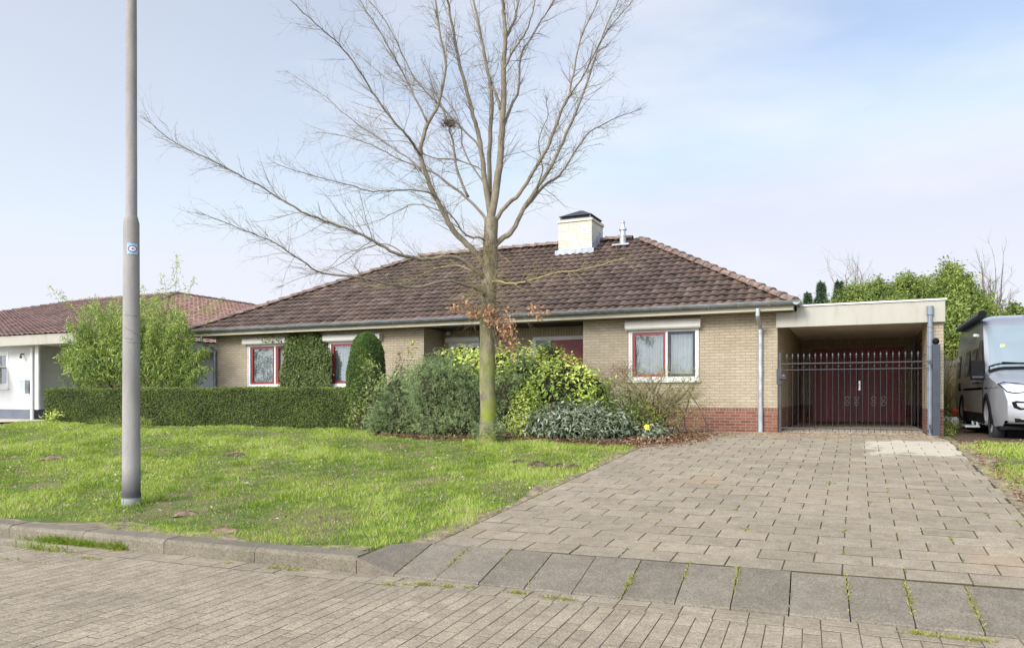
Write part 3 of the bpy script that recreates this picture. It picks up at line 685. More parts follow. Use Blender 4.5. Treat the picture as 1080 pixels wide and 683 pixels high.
# windows in wall coordinates
def zat(px, py, Y): return wp(px, py, Y).z
RWX0, RWX1 = wx(663.5, WY), wx(737, WY); RWZ0, RWZ1 = zat(700, 401, WY), zat(700, 347, WY)
W1X0, W1X1 = wx(262, WY), wx(309, WY); W1Z0, W1Z1 = zat(280, 408, WY), zat(280, 363, WY)
W2X0, W2X1 = wx(347, WY), wx(401.5, WY); W2Z0, W2Z1 = W1Z0, W1Z1
holes = [(RWX0+.01, RWX1-.01, RWZ0+.01, RWZ1+.0), (W1X0+.01, W1X1-.01, W1Z0+.01, W1Z1), (W2X0+.01, W2X1-.01, W2Z0+.01, W2Z1)]
b = MB(); wall_boxes(b, HXL, RXL, PL, WT, WY, WY+0.3, holes[1:]); wall_boxes(b, RXR, HXR, PL, WT, WY, WY+0.3, holes[:1])
b.box((HXR-0.3, WY+0.3, PL), (HXR, 24.6, WT)); b.box((HXL, WY+0.3, PL), (HXL+0.3, 24.6, WT)); b.box((HXL+0.3, 24.3, PL), (HXR-0.3, 24.6, WT))
b.box((RXL-0.3, WY+0.3, PL), (RXL, RY+0.3, WT)); b.box((RXR, WY+0.3, PL), (RXR+0.3, RY+0.3, WT))
# recess back wall with openings
EWX0, EWX1 = wx(474, RY), wx(506, RY); EWZ0, EWZ1 = 0.75, zat(490, 361, RY)
DX_0, DX_1 = wx(562, RY), wx(618, RY); DZ1 = zat(590, 354.5, RY)
SZ = DZ1+0.0
DXR = min(DX_1, RXR-0.03)
wall_boxes(b, RXL, RXR, PL, WT-0.22, RY, RY+0.3, [(EWX0+.01, EWX1-.01, EWZ0, EWZ1), (DX_0+.01, DXR-.01, 0, DZ1)])
b.build('wall', M['brick'], house)
b = MB(); b.box((RXL, RY+0.003, WT-0.22), (RXR, RY+0.3, WT)); b.build('brick_lintel', M['brick_soldier'], house)
b = MB(); wall_boxes(b, HXL, RXL, -0.1, PS, WY, WY+0.3, []); b.box((RXR, WY, -0.1), (HXR, WY+0.3, PS)); b.box((HXR-0.3, WY+0.3, -0.1), (HXR, 24.6, PS)); b.box((HXL, WY+0.3, -0.1), (HXL+0.3, 24.6, PS))
b.box((RXL, RY, -0.1), (DX_0, RY+0.3, PS)); b.box((RXL-0.3, WY+0.3, -0.1), (RXL, RY, PS)); b.box((RXR, WY+0.3, -0.1), (RXR+0.3, RY, PS)); b.box((HXL+0.3, 24.3, -0.1), (HXR-0.3, 24.6, PS))
b.build('plinth', M['redbrick'], house)
b = MB(); b.box((HXL, WY, PS), (RXL, WY+0.3, PL)); b.box((RXR, WY, PS), (HXR, WY+0.3, PL)); b.box((HXR-0.3, WY+0.3, PS), (HXR, 24.6, PL)); b.box((HXL, WY+0.3, PS), (HXL+0.3, 24.6, PL))
b.box((RXL, RY, PS), (DX_0, RY+0.3, PL)); b.box((RXL-0.3, WY+0.3, PS), (RXL, RY, PL)); b.box((RXR, WY+0.3, PS), (RXR+0.3, RY, PL)); b.box((HXL+0.3, 24.3, PS), (HXR-0.3, 24.6, PL))
b.build('plinth_course', M['redbrick_soldier'], house)
def bxz(a, c, p, q, Y): return (wx(a, Y-.16)+.0, wx(c, Y-.16), zat((a+c)/2, q, Y-.16), zat((a+c)/2, p, Y-.16))
mid = wx(702, WY)
window(house, RWX0, RWX1, RWZ0, RWZ1, WY, [(RWX0+.075, mid, 'redpaint', 0), (mid+.045, RWX1-.075, 'post', 0)], box=(RWX0-.06, RWX1+.06, RWZ1-.005, RWZ1+.21))
m1 = wx(289.5, WY)
window(house, W1X0, W1X1, W1Z0, W1Z1, WY, [(W1X0+.1, m1, 'redpaint', 0), (m1+.05, W1X1-.075, 'redpaint', 24)], box=(W1X0-.1, W1X1+.06, W1Z1-.005, W1Z1+.19), sill=True)
m2 = wx(377, WY)
window(house, W2X0, W2X1, W2Z0, W2Z1, WY, [(W2X0+.1, m2, 'redpaint', 0), (m2+.05, W2X1-.075, 'redpaint', 0)], box=(W2X0-.1, W2X1+.06, W2Z1-.005, W2Z1+.19))
em = (EWX0+EWX1)/2
window(house, EWX0, EWX1, EWZ0, EWZ1, RY, [(EWX0+.075, em, 'white', 0), (em+.045, EWX1-.075, 'white', 0)], box=(EWX0-.05, EWX1+.05, EWZ1-.005, EWZ1+.16), curtain=False)
# entrance door with side light
b = MB(); dm = wx(579, RY); b.box((DX_0, RY-.01, 0), (DX_0+.09, RY+.08, DZ1)); b.box((dm-.03, RY-.008, 0), (dm+.05, RY+.08, DZ1-.09)); b.box((DX_0+.09, RY-.01, DZ1-.09), (DXR, RY+.08, DZ1)); b.box((DX_0+.09, RY-.008, 1.0), (dm-.03, RY+.08, 1.12)); b.box((DX_0+.09, RY-.008, 0), (dm-.03, RY+.08, 0.08))
dr = b.build('front_door', M['white'], house)
b = MB(); b.box((DX_0+.09, RY+.02, .08), (dm-.03, RY+.03, DZ1-.09)); b.build('pane', M['vanglass'], dr)
b = MB(); b.box((dm+.05, RY+.02, 0.02), (DXR, RY+.07, DZ1-.09))
for (z0_, z1_) in ((0.25, 0.85), (1.0, DZ1-0.3)):
    x0_, x1_ = dm+.17, DXR-.12
    b.box((x0_, RY+.006, z0_), (x1_, RY+.021, z1_)); b.box((x0_+.08, RY-.002, z0_+.08), (x1_-.08, RY+.007, z1_-.08))
b.build('door_leaf', M['redpaint'], dr, bevel=0.004)
b = MB(); b.tube([(dm+.1, RY+.02, 1.02), (dm+.1, RY-.04, 1.02), (dm+.22, RY-.04, 1.02)], 0.012); b.build('handle', M['chrome'], dr)
# security lamp on the recess corner
b = MB(); p = wp(473, 351.5, RY-0.1); b.lathe([(0.03, -.05), (.06, -.04), (.07, 0), (.06, .05), (.02, .06)], p, n=12); b.box((p.x-.03, p.y, p.z+.04), (p.x+.03, RY, p.z+.07)); b.build('porch_lamp', M['white'], house, smooth=True)
# roof
EX0, EX1, EY0, EY1 = -17.92, -1.16, 16.18, 24.94; EZ = 2.63
A_ = wf(447, 0, 1); RYm = (EY0+EY1)/2; RZm = 5.13
A_ = Vector((-12.55, RYm, RZm)); B_ = Vector((-5.56, RYm, RZm))
roof, rc, A_, B_ = hip_roof((EX0, EY0, EX1, EY1), A_, B_, EZ, house, M['tile'], M['ridge'])
up = Vector((0, 0, .035))
ridge_caps([(rc['fl']+up, A_+up), (rc['fr']+up, B_+up), (rc['bl']+up, A_+up), (rc['br']+up, B_+up), (A_+up, B_+up)], house, M['ridge']).parent = roof
# soffit and eaves board, wrapped all round
b = MB(); S0 = 2.505
b.box((EX0+.04, EY0+.04, S0), (EX1-.04, WY-.0, S0+.03)); b.box((EX0+.04, WY, S0), (HXL, EY1-.04, S0+.03)); b.box((HXR, WY, S0), (EX1-.04, EY1-.04, S0+.03)); b.box((RXL, WY, S0), (RXR, RY+.0, S0+.03)); b.box((EX0+.04, 24.6, S0+.001), (EX1-.04, EY1-.04, S0+.031))
for (p, q) in (((EX0+.02, EY0+.02), (EX1-.02, EY0+.04)), ((EX0+.02, EY0+.04), (EX0+.04, EY1-.02)), ((EX1-.04, EY0+.04), (EX1-.02, EY1-.02)), ((EX0+.02, EY1-.04), (EX1-.02, EY1-.02))):
    b.box((p[0], p[1], S0-.012), (q[0], q[1], EZ-.005))
b.build('soffit', M['soffit'], house)
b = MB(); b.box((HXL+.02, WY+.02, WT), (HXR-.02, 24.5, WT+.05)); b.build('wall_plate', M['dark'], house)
def gutter_run(b, p, q, r=0.075, out=Vector((0, -1, 0))):
    p, q = Vector(p), Vector(q); d = (q-p).normalized(); n = 10; k = len(b.v)
    for c_ in (p, q):
        for j in range(n+1):
            an = math.pi*j/n; b.v.append(tuple(c_+out*(-math.cos(an)*r)+Vector((0, 0, -math.sin(an)*r))))
        for j in range(n+1):
            an = math.pi*j/n; b.v.append(tuple(c_+out*(-math.cos(an)*(r-.006))+Vector((0, 0, -math.sin(an)*(r-.006)))))
    m_ = 2*(n+1)
    for j in range(n):
        b.f.append([k+j, k+j+1, k+m_+j+1, k+m_+j]); b.mi.append(0); b.f.append([k+n+1+j, k+n+2+j, k+m_+n+2+j, k+m_+n+1+j]); b.mi.append(0)
    for e in (0, m_):
        b.f.append([k+e+j for j in range(n+1)]); b.mi.append(0)
    L = p+out*r, q+out*r; b.tube(L, 0.011, 6)
b = MB(); GZ = 2.655; gy = EY0-.06
gutter_run(b, (EX0-.12, gy, GZ), (EX1+.10, gy, GZ)); gutter_run(b, (EX1+.05, EY0-.13, GZ-.001), (EX1+.05, EY1, GZ-.001), out=Vector((1, 0, 0))); gutter_run(b, (EX0-.05, EY0-.1, GZ-.001), (EX0-.05, EY1, GZ-.001), out=Vector((-1, 0, 0)))
g_ = b.build('gutter', M['zinc'], house)
for i in range(28):
    x = EX0+.1+i*.6; b = MB(); b.tube([(x, gy+.075, GZ-.0), (x, gy+.045, GZ-.062), (x, gy, GZ-.084), (x, gy-.045, GZ-.062), (x, gy-.08, GZ)], .007, 4)
    b.build('bracket', M['zinc_light'], g_)
def downpipe(b, x, y, zt, zb, gx=None, gyy=None, r=.042):
    pts = []
    if gx is not None: pts = [(gx, gyy, zt+.38), (gx, gyy, zt+.24), (gx+(x-gx)*.15, gyy+(y-gyy)*.15, zt+.18), (gx+(x-gx)*.85, gyy+(y-gyy)*.85, zt+.05)]
    pts += [(x, y, zt), (x, y, zb)]
    b.tube(pts, r, 12)
    for z in (zt-.08, (zt+zb)/2+.2, zb+.35): b.tube([(x, y, z), (x, y, z+.05)], r+.009, 12)
b = MB(); dpx = wx(802, WY-.07); downpipe(b, dpx, WY-.07, 2.16, 0.0, dpx-.0, gy); b.tube([(dpx, WY-.07, .0), (dpx, WY-.07, .52)], .05, 12); b.build('downpipe', M['zinc_light'], house, smooth=False)
b = MB(); downpipe(b, HXL-.0+.02, WY-.07, 2.1, 0.0, HXL-.0, gy); b.build('downpipe', M['zinc'], house)
# camera / floodlight on the corner
b = MB(); p = Vector((HXR+.05, WY-.05, zat(822, 341, WY))); b.lathe([(.0, -.05), (.045, -.04), (.055, 0), (.045, .04), (0, .05)], p, axis='y', n=14); b.box((p.x-.02, p.y, p.z-.02), (p.x+.02, WY+.02, p.z+.02)); b.build('security_camera', M['black'], house, smooth=False)
# chimney
CH0, CH1, CHY0, CHY1 = -7.92, -7.0, 19.75, 20.75
def cx_(px, Y): return wx(px, Y)
CHX0, CHX1 = cx_(589, CHY0), cx_(624, CHY0)
ctop = zat(606, 234, CHY0)
b = MB(); b.box((CHX0, CHY0, 4.3), (CHX1, CHY1, ctop)); ch = b.build('chimney', M['chimney'], house)
b = MB(); b.box((CHX0-.03, CHY0-.03, ctop+.002), (CHX1+.03, CHY1+.03, ctop+.08)); b.build('coping', M['chimney'], ch, bevel=.01)
b = MB(); zc = ctop+.08
for x in (CHX0+.06, CHX1-.06):
    for y in (CHY0+.06, CHY1-.06): b.box((x-.02, y-.02, zc), (x+.02, y+.02, zc+.12))
mx, my = (CHX0+CHX1)/2, (CHY0+CHY1)/2; zz = zc+.10
b.add([(CHX0+.0, CHY0+.0, zz), (CHX1-.0, CHY0, zz), (CHX1, CHY1, zz), (CHX0, CHY1, zz), (mx-.05, my, zz+.24), (mx+.05, my, zz+.24)], [(3, 2, 1, 0), (0, 1, 5, 4), (1, 2, 5), (2, 3, 4, 5), (3, 0, 4)])
b.box((CHX0+.1, CHY0+.1, zc), (CHX1-.1, CHY1-.1, zc+.095))
b.build('chimney_cap', M['black'], ch)
b = MB(); zs = RZm-(RYm-CHY0)*.577
b.add([(CHX0-.13, CHY0-.14, zs-.0), (CHX1+.13, CHY0-.14, zs), (CHX1+.06, CHY0-.012, zs+.12), (CHX0-.06, CHY0-.012, zs+.12)], [(0, 1, 2, 3)])
# stepped lead on the right side of the stack
st = MB(); n_ = 6
for i in range(n_):
    y0_, y1_ = CHY0+(RYm-CHY0)*i/n_, CHY0+(RYm-CHY0)*(i+1)/n_
    st.box((CHX1+.002, y0_, RZm-(RYm-y0_)*.577-.05), (CHX1+.012, y1_, RZm-(RYm-y1_)*.577+.24))
st.box((CHX0-.1, CHY0-.012, zs-.05), (CHX1+.06, CHY0-.002, zs+.15)); st.build('flashing', M['lead'], ch)
# flue pipe
fp = wp(657, 254, 20.2); b = MB(); z0_ = fp.z
b.lathe([(.09, -.35), (.09, .12), (.10, .13), (.10, .17), (.075, .18), (.07, .30), (.105, .31), (.105, .35), (.08, .37), (.06, .40), (.045, .50), (.06, .51), (.045, .56), (.02, .58)], (fp.x, fp.y, z0_-.02), n=14)
fl = b.build('flue_pipe', M['zinc_light'], house)
b = MB(); b.box((fp.x-.24, fp.y-.26, RZm-(RYm-fp.y)*.577-.07), (fp.x+.24, fp.y-.0, RZm-(RYm-fp.y)*.577-.02)); b.build('flashing', M['lead'], fl, bevel=.02)

# ------------------------------------------------------------------ carport
FYp = 16.55; CX1 = wx(997, FYp); PX0 = wx(978, FYp+.06); ZT = 2.585; ZB = 2.175; BY = 24.0
cp = thing('carport', 'flat roofed brick carport with cream fascia and dark red garage doors', 'carport', (0, 18, 0))
b = MB(); b.box((HXR-.02, FYp+.001, ZB), (EX1+.02, FYp+.059, S0-.015)); b.box((EX1+.02, FYp, ZB), (CX1, FYp+.06, ZT)); b.box((CX1-.06, FYp+.06, ZB), (CX1, BY+.3, ZT)); fa = b.build('fascia', M['fascia'], cp, bevel=.004)
b = MB(); b.box((EX1+.02, FYp-.03, ZT+.002), (CX1+.03, BY+.3, ZT+.035)); b.build('roof_trim', M['white'], fa, bevel=.005)
b = MB(); b.box((EX1+.1, FYp+.3, ZT-.02), (CX1-.1, BY+.2, ZT-.001)); b.build('roof', M['zinc'], cp)
b = MB(); CZ = 2.42; b.box((HXR, FYp+.062, CZ), (CX1-.062, BY, CZ+.03)); b.build('ceiling', M['ceiling'], cp)
IX = wx(966, BY)
b = MB(); b.box((PX0, FYp+.10, PL), (CX1-.02, FYp+1.3, ZB)); b.box((PX0, FYp+.11, ZB), (CX1-.07, FYp+1.3, CZ)); b.box((IX, FYp+1.3, PL), (CX1-.02, BY+.3, ZB)); b.box((IX, FYp+1.3, ZB), (CX1-.07, BY+.3, CZ))
GX0, GX1 = wx(857, BY), wx(954, BY); GZ1 = zat(905, 367, BY)
wall_boxes(b, HXR, IX, PL, GZ1, BY, BY+.3, [(GX0, GX1, 0, GZ1)]); b.build('wall', M['brick'], cp)
b = MB(); b.box((HXR, BY, GZ1), (IX, BY+.3, CZ)); b.build('brick_lintel', M['brick_soldier'], cp)
b = MB(); b.box((PX0, FYp+.10, -.1), (CX1-.02, FYp+1.3, PL)); b.box((IX, FYp+1.3, -.1), (CX1-.02, BY+.3, PL)); b.box((HXR, BY, -.1), (GX0, BY+.3, PL)); b.box((GX1, BY, -.1), (IX, BY+.3, PL)); b.build('plinth', M['redbrick'], cp)
gm = (GX0+GX1)/2
b = MB(); fw = .07; b.box((GX0, BY+.03, 0), (GX0+fw, BY+.12, GZ1)); b.box((GX1-fw, BY+.03, 0), (GX1, BY+.12, GZ1)); b.box((GX0+fw, BY+.03, GZ1-fw), (GX1-fw, BY+.12, GZ1)); b.box((GX0+fw, BY+.13, .0), (GX1-fw, BY+.16, GZ1-fw)); gd = b.build('garage_door', M['darkred'], cp)
for (a, c) in ((GX0+fw+.006, gm-.006), (gm+.006, GX1-fw-.006)):
    b = MB(); z1_ = GZ1-fw-.008
    b.box((a, BY+.05, .02), (c, BY+.10, z1_))
    nb = 9
    for i in range(nb):     # upright boards standing proud, framed by rails
        x0_ = a+.09+(c-a-.18)*i/nb; b.box((x0_+.005, BY+.043, .14), (x0_+(c-a-.18)/nb-.005, BY+.0505, z1_-.12))
    for (p, q) in (((a, .02), (a+.08, z1_)), ((c-.08, .02), (c, z1_)), ((a+.08, .02), (c-.08, .13)), ((a+.08, z1_-.1), (c-.08, z1_)), ((a+.08, .93), (c-.08, 1.02))): b.box((p[0], BY+.034, p[1]), (q[0], BY+.0498, q[1]))
    b.build('door_leaf', M['darkred'], gd, bevel=.003)
b = MB(); b.box((gm+.03, BY+.015, .93), (gm+.075, BY+.033, 1.2)); b.tube([(gm+.05, BY+.02, 1.10), (gm+.05, BY-.03, 1.10), (gm-.06, BY-.03, 1.10)], .012, 8); b.build('handle', M['chrome'], gd)
b = MB(); px_ = wx(968, BY-.6); b.tube([(IX-.06, BY-.5, CZ), (IX-.06, BY-.5, 0)], .04, 12); b.build('downpipe', M['pipe_grey'], cp)
b = MB(); rx = wx(981, FYp-.06); rt = zat(981, 322.5, FYp-.06)
b.tube([(rx, FYp-.055, rt-.02), (rx, FYp-.055, 0)], .042, 12); b.tube([(rx, FYp-.055, rt), (rx, FYp-.055, rt-.17)], .06, 12)
for z in (2.08, 1.98, 1.7, .9): b.tube([(rx, FYp-.055, z), (rx, FYp-.055, z+.035)], .052, 12)
b.build('downpipe', M['pipe_grey'], cp)
b = MB(); b.lathe([(.0, -.12), (.05, -.11), (.06, -.06), (.03, -.05)], (.3, 17.6, CZ-.0)); 
b.build('ceiling_lamp', M['white'], cp)

# ------------------------------------------------------------------ gate
GY = 16.42
gx0, gx1 = wx(822.5, GY)+.0, wx(979, GY)
gate = thing('metal_gate', 'black wrought iron gate with spearhead bars closing the carport', 'gate', ((gx0+gx1)/2, GY, 0))
b = MB()
for z, h in ((.10, .024), (1.285, .014), (1.41, .018)): b.box((gx0+.01, GY-.018, z), (gx1, GY+.018, z+h))
b.box((gx0-.02, GY-.025, .02), (gx0+.03, GY+.025, 1.64)); b.build('gate_frame', M['black'], gate, bevel=.003)
nb = 24
for i in range(1, nb+1):
    x = gx0+.03+(gx1-gx0-.03)*i/(nb+.6); b = MB(); b.tube([(x, GY, -.02+.06), (x, GY, 1.52)], .0052, 6)
    b.lathe([(.0, .0), (.014, .02), (.012, .04), (.022, .065), (.016, .085), (.0, .13)], (x, GY, 1.50), n=6)
    if i % 2 == 0: b.lathe([(.008, -.02), (.02, 0), (.008, .02)], (x, GY, 1.345), n=6)
    b.build('bar', M['black'], gate)
b = MB(); lz = zat(823, 397, GY); b.box((gx0-.06, GY-.05, lz-.16), (gx0+.04, GY+.04, lz+.16)); b.tube([(gx0+.0, GY-.05, lz-.04), (gx0+.0, GY-.09, lz-.04), (gx0+.13, GY-.09, lz-.04)], .014, 8); b.lathe([(.0, -.02), (.045, -.01), (.045, .01), (.0, .02)], (gx0+.08, GY-.05, lz), axis='y', n=10); b.build('latch', M['black'], gate, bevel=.004)
for cx0 in (gm-.1, gx1-.85):
    for dx in (-.085, .085):
        b = MB()
        for dz in (-.05, .05):
            t = [(cx0+dx+.045*math.cos(a_)*(1-.35*a_/6.3), GY, .66+dz+.045*math.sin(a_)*(1-.35*a_/6.3)) for a_ in np.linspace(0, 6.0, 12)]; b.tube(t, .006, 5)
        b.build('scroll', M['black'], gate)
b = MB(); qx0, qx1 = wx(982.5, GY-.1), wx(991.5, GY-.1); pzt = zat(987, 363, GY-.1)
b.box((qx0+.015, GY-.15, -.03), (qx1, GY-.05, pzt)); ps = b.build('gate_post', M['post'], gate, bevel=.006)
b = MB(); b.lathe([(.0, -.06), (.035, -.05), (.058, -.02), (.062, 0), (.05, .04), (.025, .06), (0, .065)], ((qx0+qx1)/2, GY-.1, pzt+.055), n=14); b.build('ball_finial', M['blackmatt'], ps, smooth=True)
for hz in (1.36, .14): b = MB(); b.box((qx0-.04, GY-.13, hz), (qx0+.012, GY-.07, hz+.08)); b.build('hinge', M['black'], ps)

# ------------------------------------------------------------------ lamp post
lp = wf(138.5, 531.5, 8.72); LX, LY = lp.x, lp.y; lz0 = gz(LX, LY)-.02
lamp = thing('lamp_post', 'tall grey steel lamp post with small blue sticker standing in the lawn', 'lamp post', (LX, LY, lz0))
r0 = .100; zc1 = CAMZ+(HZ-231)/FP*8.72
b = MB(); b.lathe([(r0+.002, -.2), (r0+.002, .16), (r0-.002, .165), (r0-.008, 1.5), (r0-.015, zc1-lz0-.05), (r0-.022, zc1-lz0-.02), (.066, zc1-lz0+.03), (.062, zc1-lz0+.035), (.058, 5.5), (.05, 7.2), (.0, 7.22)], (LX, LY, lz0), n=40); pl_ = b.build('pole', M['lamppost'], lamp, smooth=True)
pl_.data.polygons.foreach_set('use_smooth', [True]*len(pl_.data.polygons))
# sticker, wrapped on the post and facing the street
def curved(b, a0, a1, z0, z1, r, n=8):
    k = len(b.v)
    for i in range(n+1):
        a = a0+(a1-a0)*i/n
        for z in (z0, z1): b.v.append((LX+math.cos(a)*r, LY+math.sin(a)*r, z))
    for i in range(n): b.f.append([k+2*i, k+2*i+2, k+2*i+3, k+2*i+1]); b.mi.append(b.cur)
toc = math.atan2(-LY, -LX); sc_ = toc+math.radians(8)
stz = CAMZ+(HZ-263.5)/FP*8.72; hw = math.radians(38); rs = r0-.0125
b = MB(); curved(b, sc_-hw, sc_+hw, stz-.062, stz+.062, rs+.003); stk = b.build('sticker', M['stickblue'], pl_)
def disc(name, rr_out, rr_in, rad, mat, ex=1.0):
    b = MB(); n = 28; k = 0
    for i in range(n):
        t = 2*math.pi*i/n
        for rr in (rr_out, rr_in): 
            a = sc_+math.cos(t)*rr*ex/rs; b.v.append((LX+math.cos(a)*rad, LY+math.sin(a)*rad, stz+math.sin(t)*rr))
    for i in range(n):
        j = (i+1) % n; b.f.append([2*i, 2*j, 2*j+1, 2*i+1]); b.mi.append(0)
    o = b.build('emblem', mat, pl_); return o
disc('emblem', .038, .029, rs+.0045, M['stickdark'], 1.25); disc('emblem', .029, .001, rs+.0042, M['stickpink'], 1.25)
b = MB(); curved(b, sc_-.05, sc_+.05, stz-.012, stz+.012, rs+.006, 2); curved(b, sc_-.12, sc_+.12, stz-.004, stz+.004, rs+.0055, 2); b.build('emblem', M['stickred'], pl_)

for (pya, pyb, a0_, a1_) in ((333, 334, -.9, .8), (345, 354, -.9, .9), (357, 358, -.9, .2), (361, 362, -.6, .6)):
    za, zb_ = (CAMZ+(HZ-y_)/FP*8.72 for y_ in (pya, pyb)); b = MB(); k = 0
    for i in range(9):
        a = toc+a0_+(a1_-a0_)*i/8; z = za+(zb_-za)*i/8+.004*math.sin(i*2.1)
        r_s = float(np.interp(z-lz0, [.165, 1.5, zc1-lz0-.05], [r0-.002, r0-.008, r0-.015]))+.0012
        b.v += [(LX+math.cos(a)*r_s, LY+math.sin(a)*r_s, z-.0045), (LX+math.cos(a)*r_s, LY+math.sin(a)*r_s, z+.0045)]
    for i in range(8): b.f.append([2*i, 2*i+2, 2*i+3, 2*i+1]); b.mi.append(0)
    b.build('scuff_mark', M['scuff'], pl_)

# ------------------------------------------------------------------ neighbour's house
nb_ = thing('neighbour_house', 'white rendered house with reddish tiled roof behind the bamboo at left', 'house', (-30, 18, 0))
z0 = 2.70
F0 = Vector((-41.9, 15.35, z0)); F1 = Vector((-21.4, 15.35, z0)); RA = Vector((-36.1, 26.1, 5.64)); RB = Vector((-29.4, 26.1, 5.64)); RC = Vector((-29.4, 31.5, 5.64)); K = Vector((-21.4, 37.4, z0)); K0 = Vector((-41.9, 37.4, z0)); RD_ = Vector((-36.1, 31.5, 5.64))
def vpl(p, q, keep):
    d = q-p; n = Vector((d.y, -d.x, 0)).normalized()
    if n.dot(keep-p) > 0: n = -n
    return (p, n)
S = RA-Vector((RA.x, F0.y, z0)); o1 = tile_face(F0, Vector((1, 0, 0)), S, 0, 20.5, S.length, [vpl(F0, RA, Vector((-32, 17, 0))), vpl(F1, RB, Vector((-32, 17, 0)))], tw=.25, spw=6)
S = RB-Vector((F1.x, RB.y, z0)); o2 = tile_face(F1, Vector((0, 1, 0)), S, 0, K.y-F1.y, S.length, [vpl(F1, RB, Vector((-22, 28, 0))), vpl(K, RC, Vector((-22, 28, 0)))], tw=.25, spw=6)
S = RA-Vector((F0.x, RA.y, z0)); o3 = tile_face(K0, Vector((0, -1, 0)), S, 0, K.y-F1.y, S.length, [vpl(F0, RA, Vector((-41, 28, 0))), vpl(K0, RD_, Vector((-41, 28, 0)))], tw=.25, spw=6)
S = RC-Vector((RC.x, K.y, z0)); o4 = tile_face(K, Vector((-1, 0, 0)), S, 0, 20.5, S.length, [vpl(K, RC, Vector((-32, 36, 0))), vpl(K0, RD_, Vector((-32, 36, 0)))], tw=.25, spw=6)
nr = join_bms('roof', [o1, o2, o3, o4], M['tile_red'], nb_)
b = MB(); b.add([RA+Vector((0, 0, -.02)), RB+Vector((0, 0, -.02)), RC+Vector((0, 0, -.02)), RD_+Vector((0, 0, -.02))], [(0, 1, 2, 3)]); b.build('roof_deck', M['zinc'], nb_)
ridge_caps([(F0, RA), (F1, RB), (RA, RB), (RB, RC), (K, RC)], nb_, M['tile_red'] if False else M['ridge'], L=.4).parent = nr
b = MB(); b.box((-41.8, 15.42, 2.38), (-21.5, 15.46, z0-.005)); b.box((-21.54, 15.46, 2.38), (-21.5, 37.3, z0-.005)); b.box((-41.8, 15.46, 2.38), (-41.76, 37.3, z0-.005)); b.build('fascia', M['fascia'], nb_)
b = MB(); b.box((-41.7, 15.47, 2.41), (-21.55, 37.2, 2.44)); b.build('soffit', M['white'], nb_)
NX = wx(36, 16.0); nwin = (wx(-14, 16.0), wx(9, 16.0), zat(5, 409, 16.0), zat(5, 371, 16.0))
b = MB(); wall_boxes(b, -41, NX, .33, 2.41, 16.0, 16.3, [(nwin[0]+.01, nwin[1]-.01, nwin[2], nwin[3])]); b.box((NX-.3, 16.3, .33), (NX, 18.4, 2.41)); b.box((NX, 18.4, .33), (-22.1, 18.7, 2.41)); b.box((-22.4, 18.7, .33), (-22.1, 36.8, 2.41)); b.build('wall', M['render'], nb_)
b = MB(); b.box((-41, 16.01, -.1), (NX-.01, 16.3, .33)); b.box((NX-.3, 16.3, -.1), (NX-.01, 18.4, .33)); b.box((NX, 18.41, -.1), (-22.11, 18.7, .33)); b.box((-22.4, 18.7, -.1), (-22.11, 36.8, .33)); b.build('plinth', M['blueplinth'], nb_)
window(nb_, *nwin, 16.0, [(nwin[0]+.075, (nwin[0]+nwin[1])/2, 'white', 0), ((nwin[0]+nwin[1])/2+.045, nwin[1]-.075, 'white', 0)], curtain=False)
b = MB(); zm = (nwin[2]+nwin[3])/2+.08; b.box((nwin[0]+.08, 16.05, zm), (nwin[1]-.08, 13.98, zm+.04)); b.build('glazing_bar', M['white'], nb_)
b = MB(); downpipe(b, wx(34, 15.93), 15.93, 2.32, 0.0, r=.055); b.build('downpipe', M['white'], nb_)
b = MB(); b.box((wx(37.2, 15.95), 15.93, .33), (wx(41, 15.95), 15.998, 2.41)); b.build('corner_post', M['white'], nb_)
p = wp(24.5, 375, 15.95); b = MB(); b.tube([(p.x-.05, 16.0, p.z+.06), (p.x-.05, 15.91, p.z+.05), (p.x+.02, 15.85, p.z-.02)], .02, 8); b.lathe([(.0, -.06), (.04, -.05), (.035, .0), (.015, .02)], (p.x+.03, 15.85, p.z-.03), n=10); b.build('wall_lamp', M['post'], nb_)
p = wp(26, 407, 15.85); b = MB(); n_ = 14; pr = [(.17, .24)]+[(.17-.36*math.sin(a_)*1.0, .24-.0-.46*(1-math.cos(a_))/1.0*.95) for a_ in np.linspace(.15, math.pi/2, 9)]+[(.17, -.2)]
b.prism([(p.x+x_, p.z+z_) for x_, z_ in [(a_, -c_) for a_, c_ in pr]], 'y', 15.75, 15.995); b.build('letterbox', M['zinc_light'], nb_, bevel=.008)
# ================================================================== MOTORHOME
VX = 2.18; VYn = 15.42; VW = 2.06; VG = -0.07     # near side, nose, width, ground
van = thing('motorhome', 'silver camper van with roof awning and black mirrors parked beside the carport', 'motorhome', (VX+VW/2, VYn+3, VG))
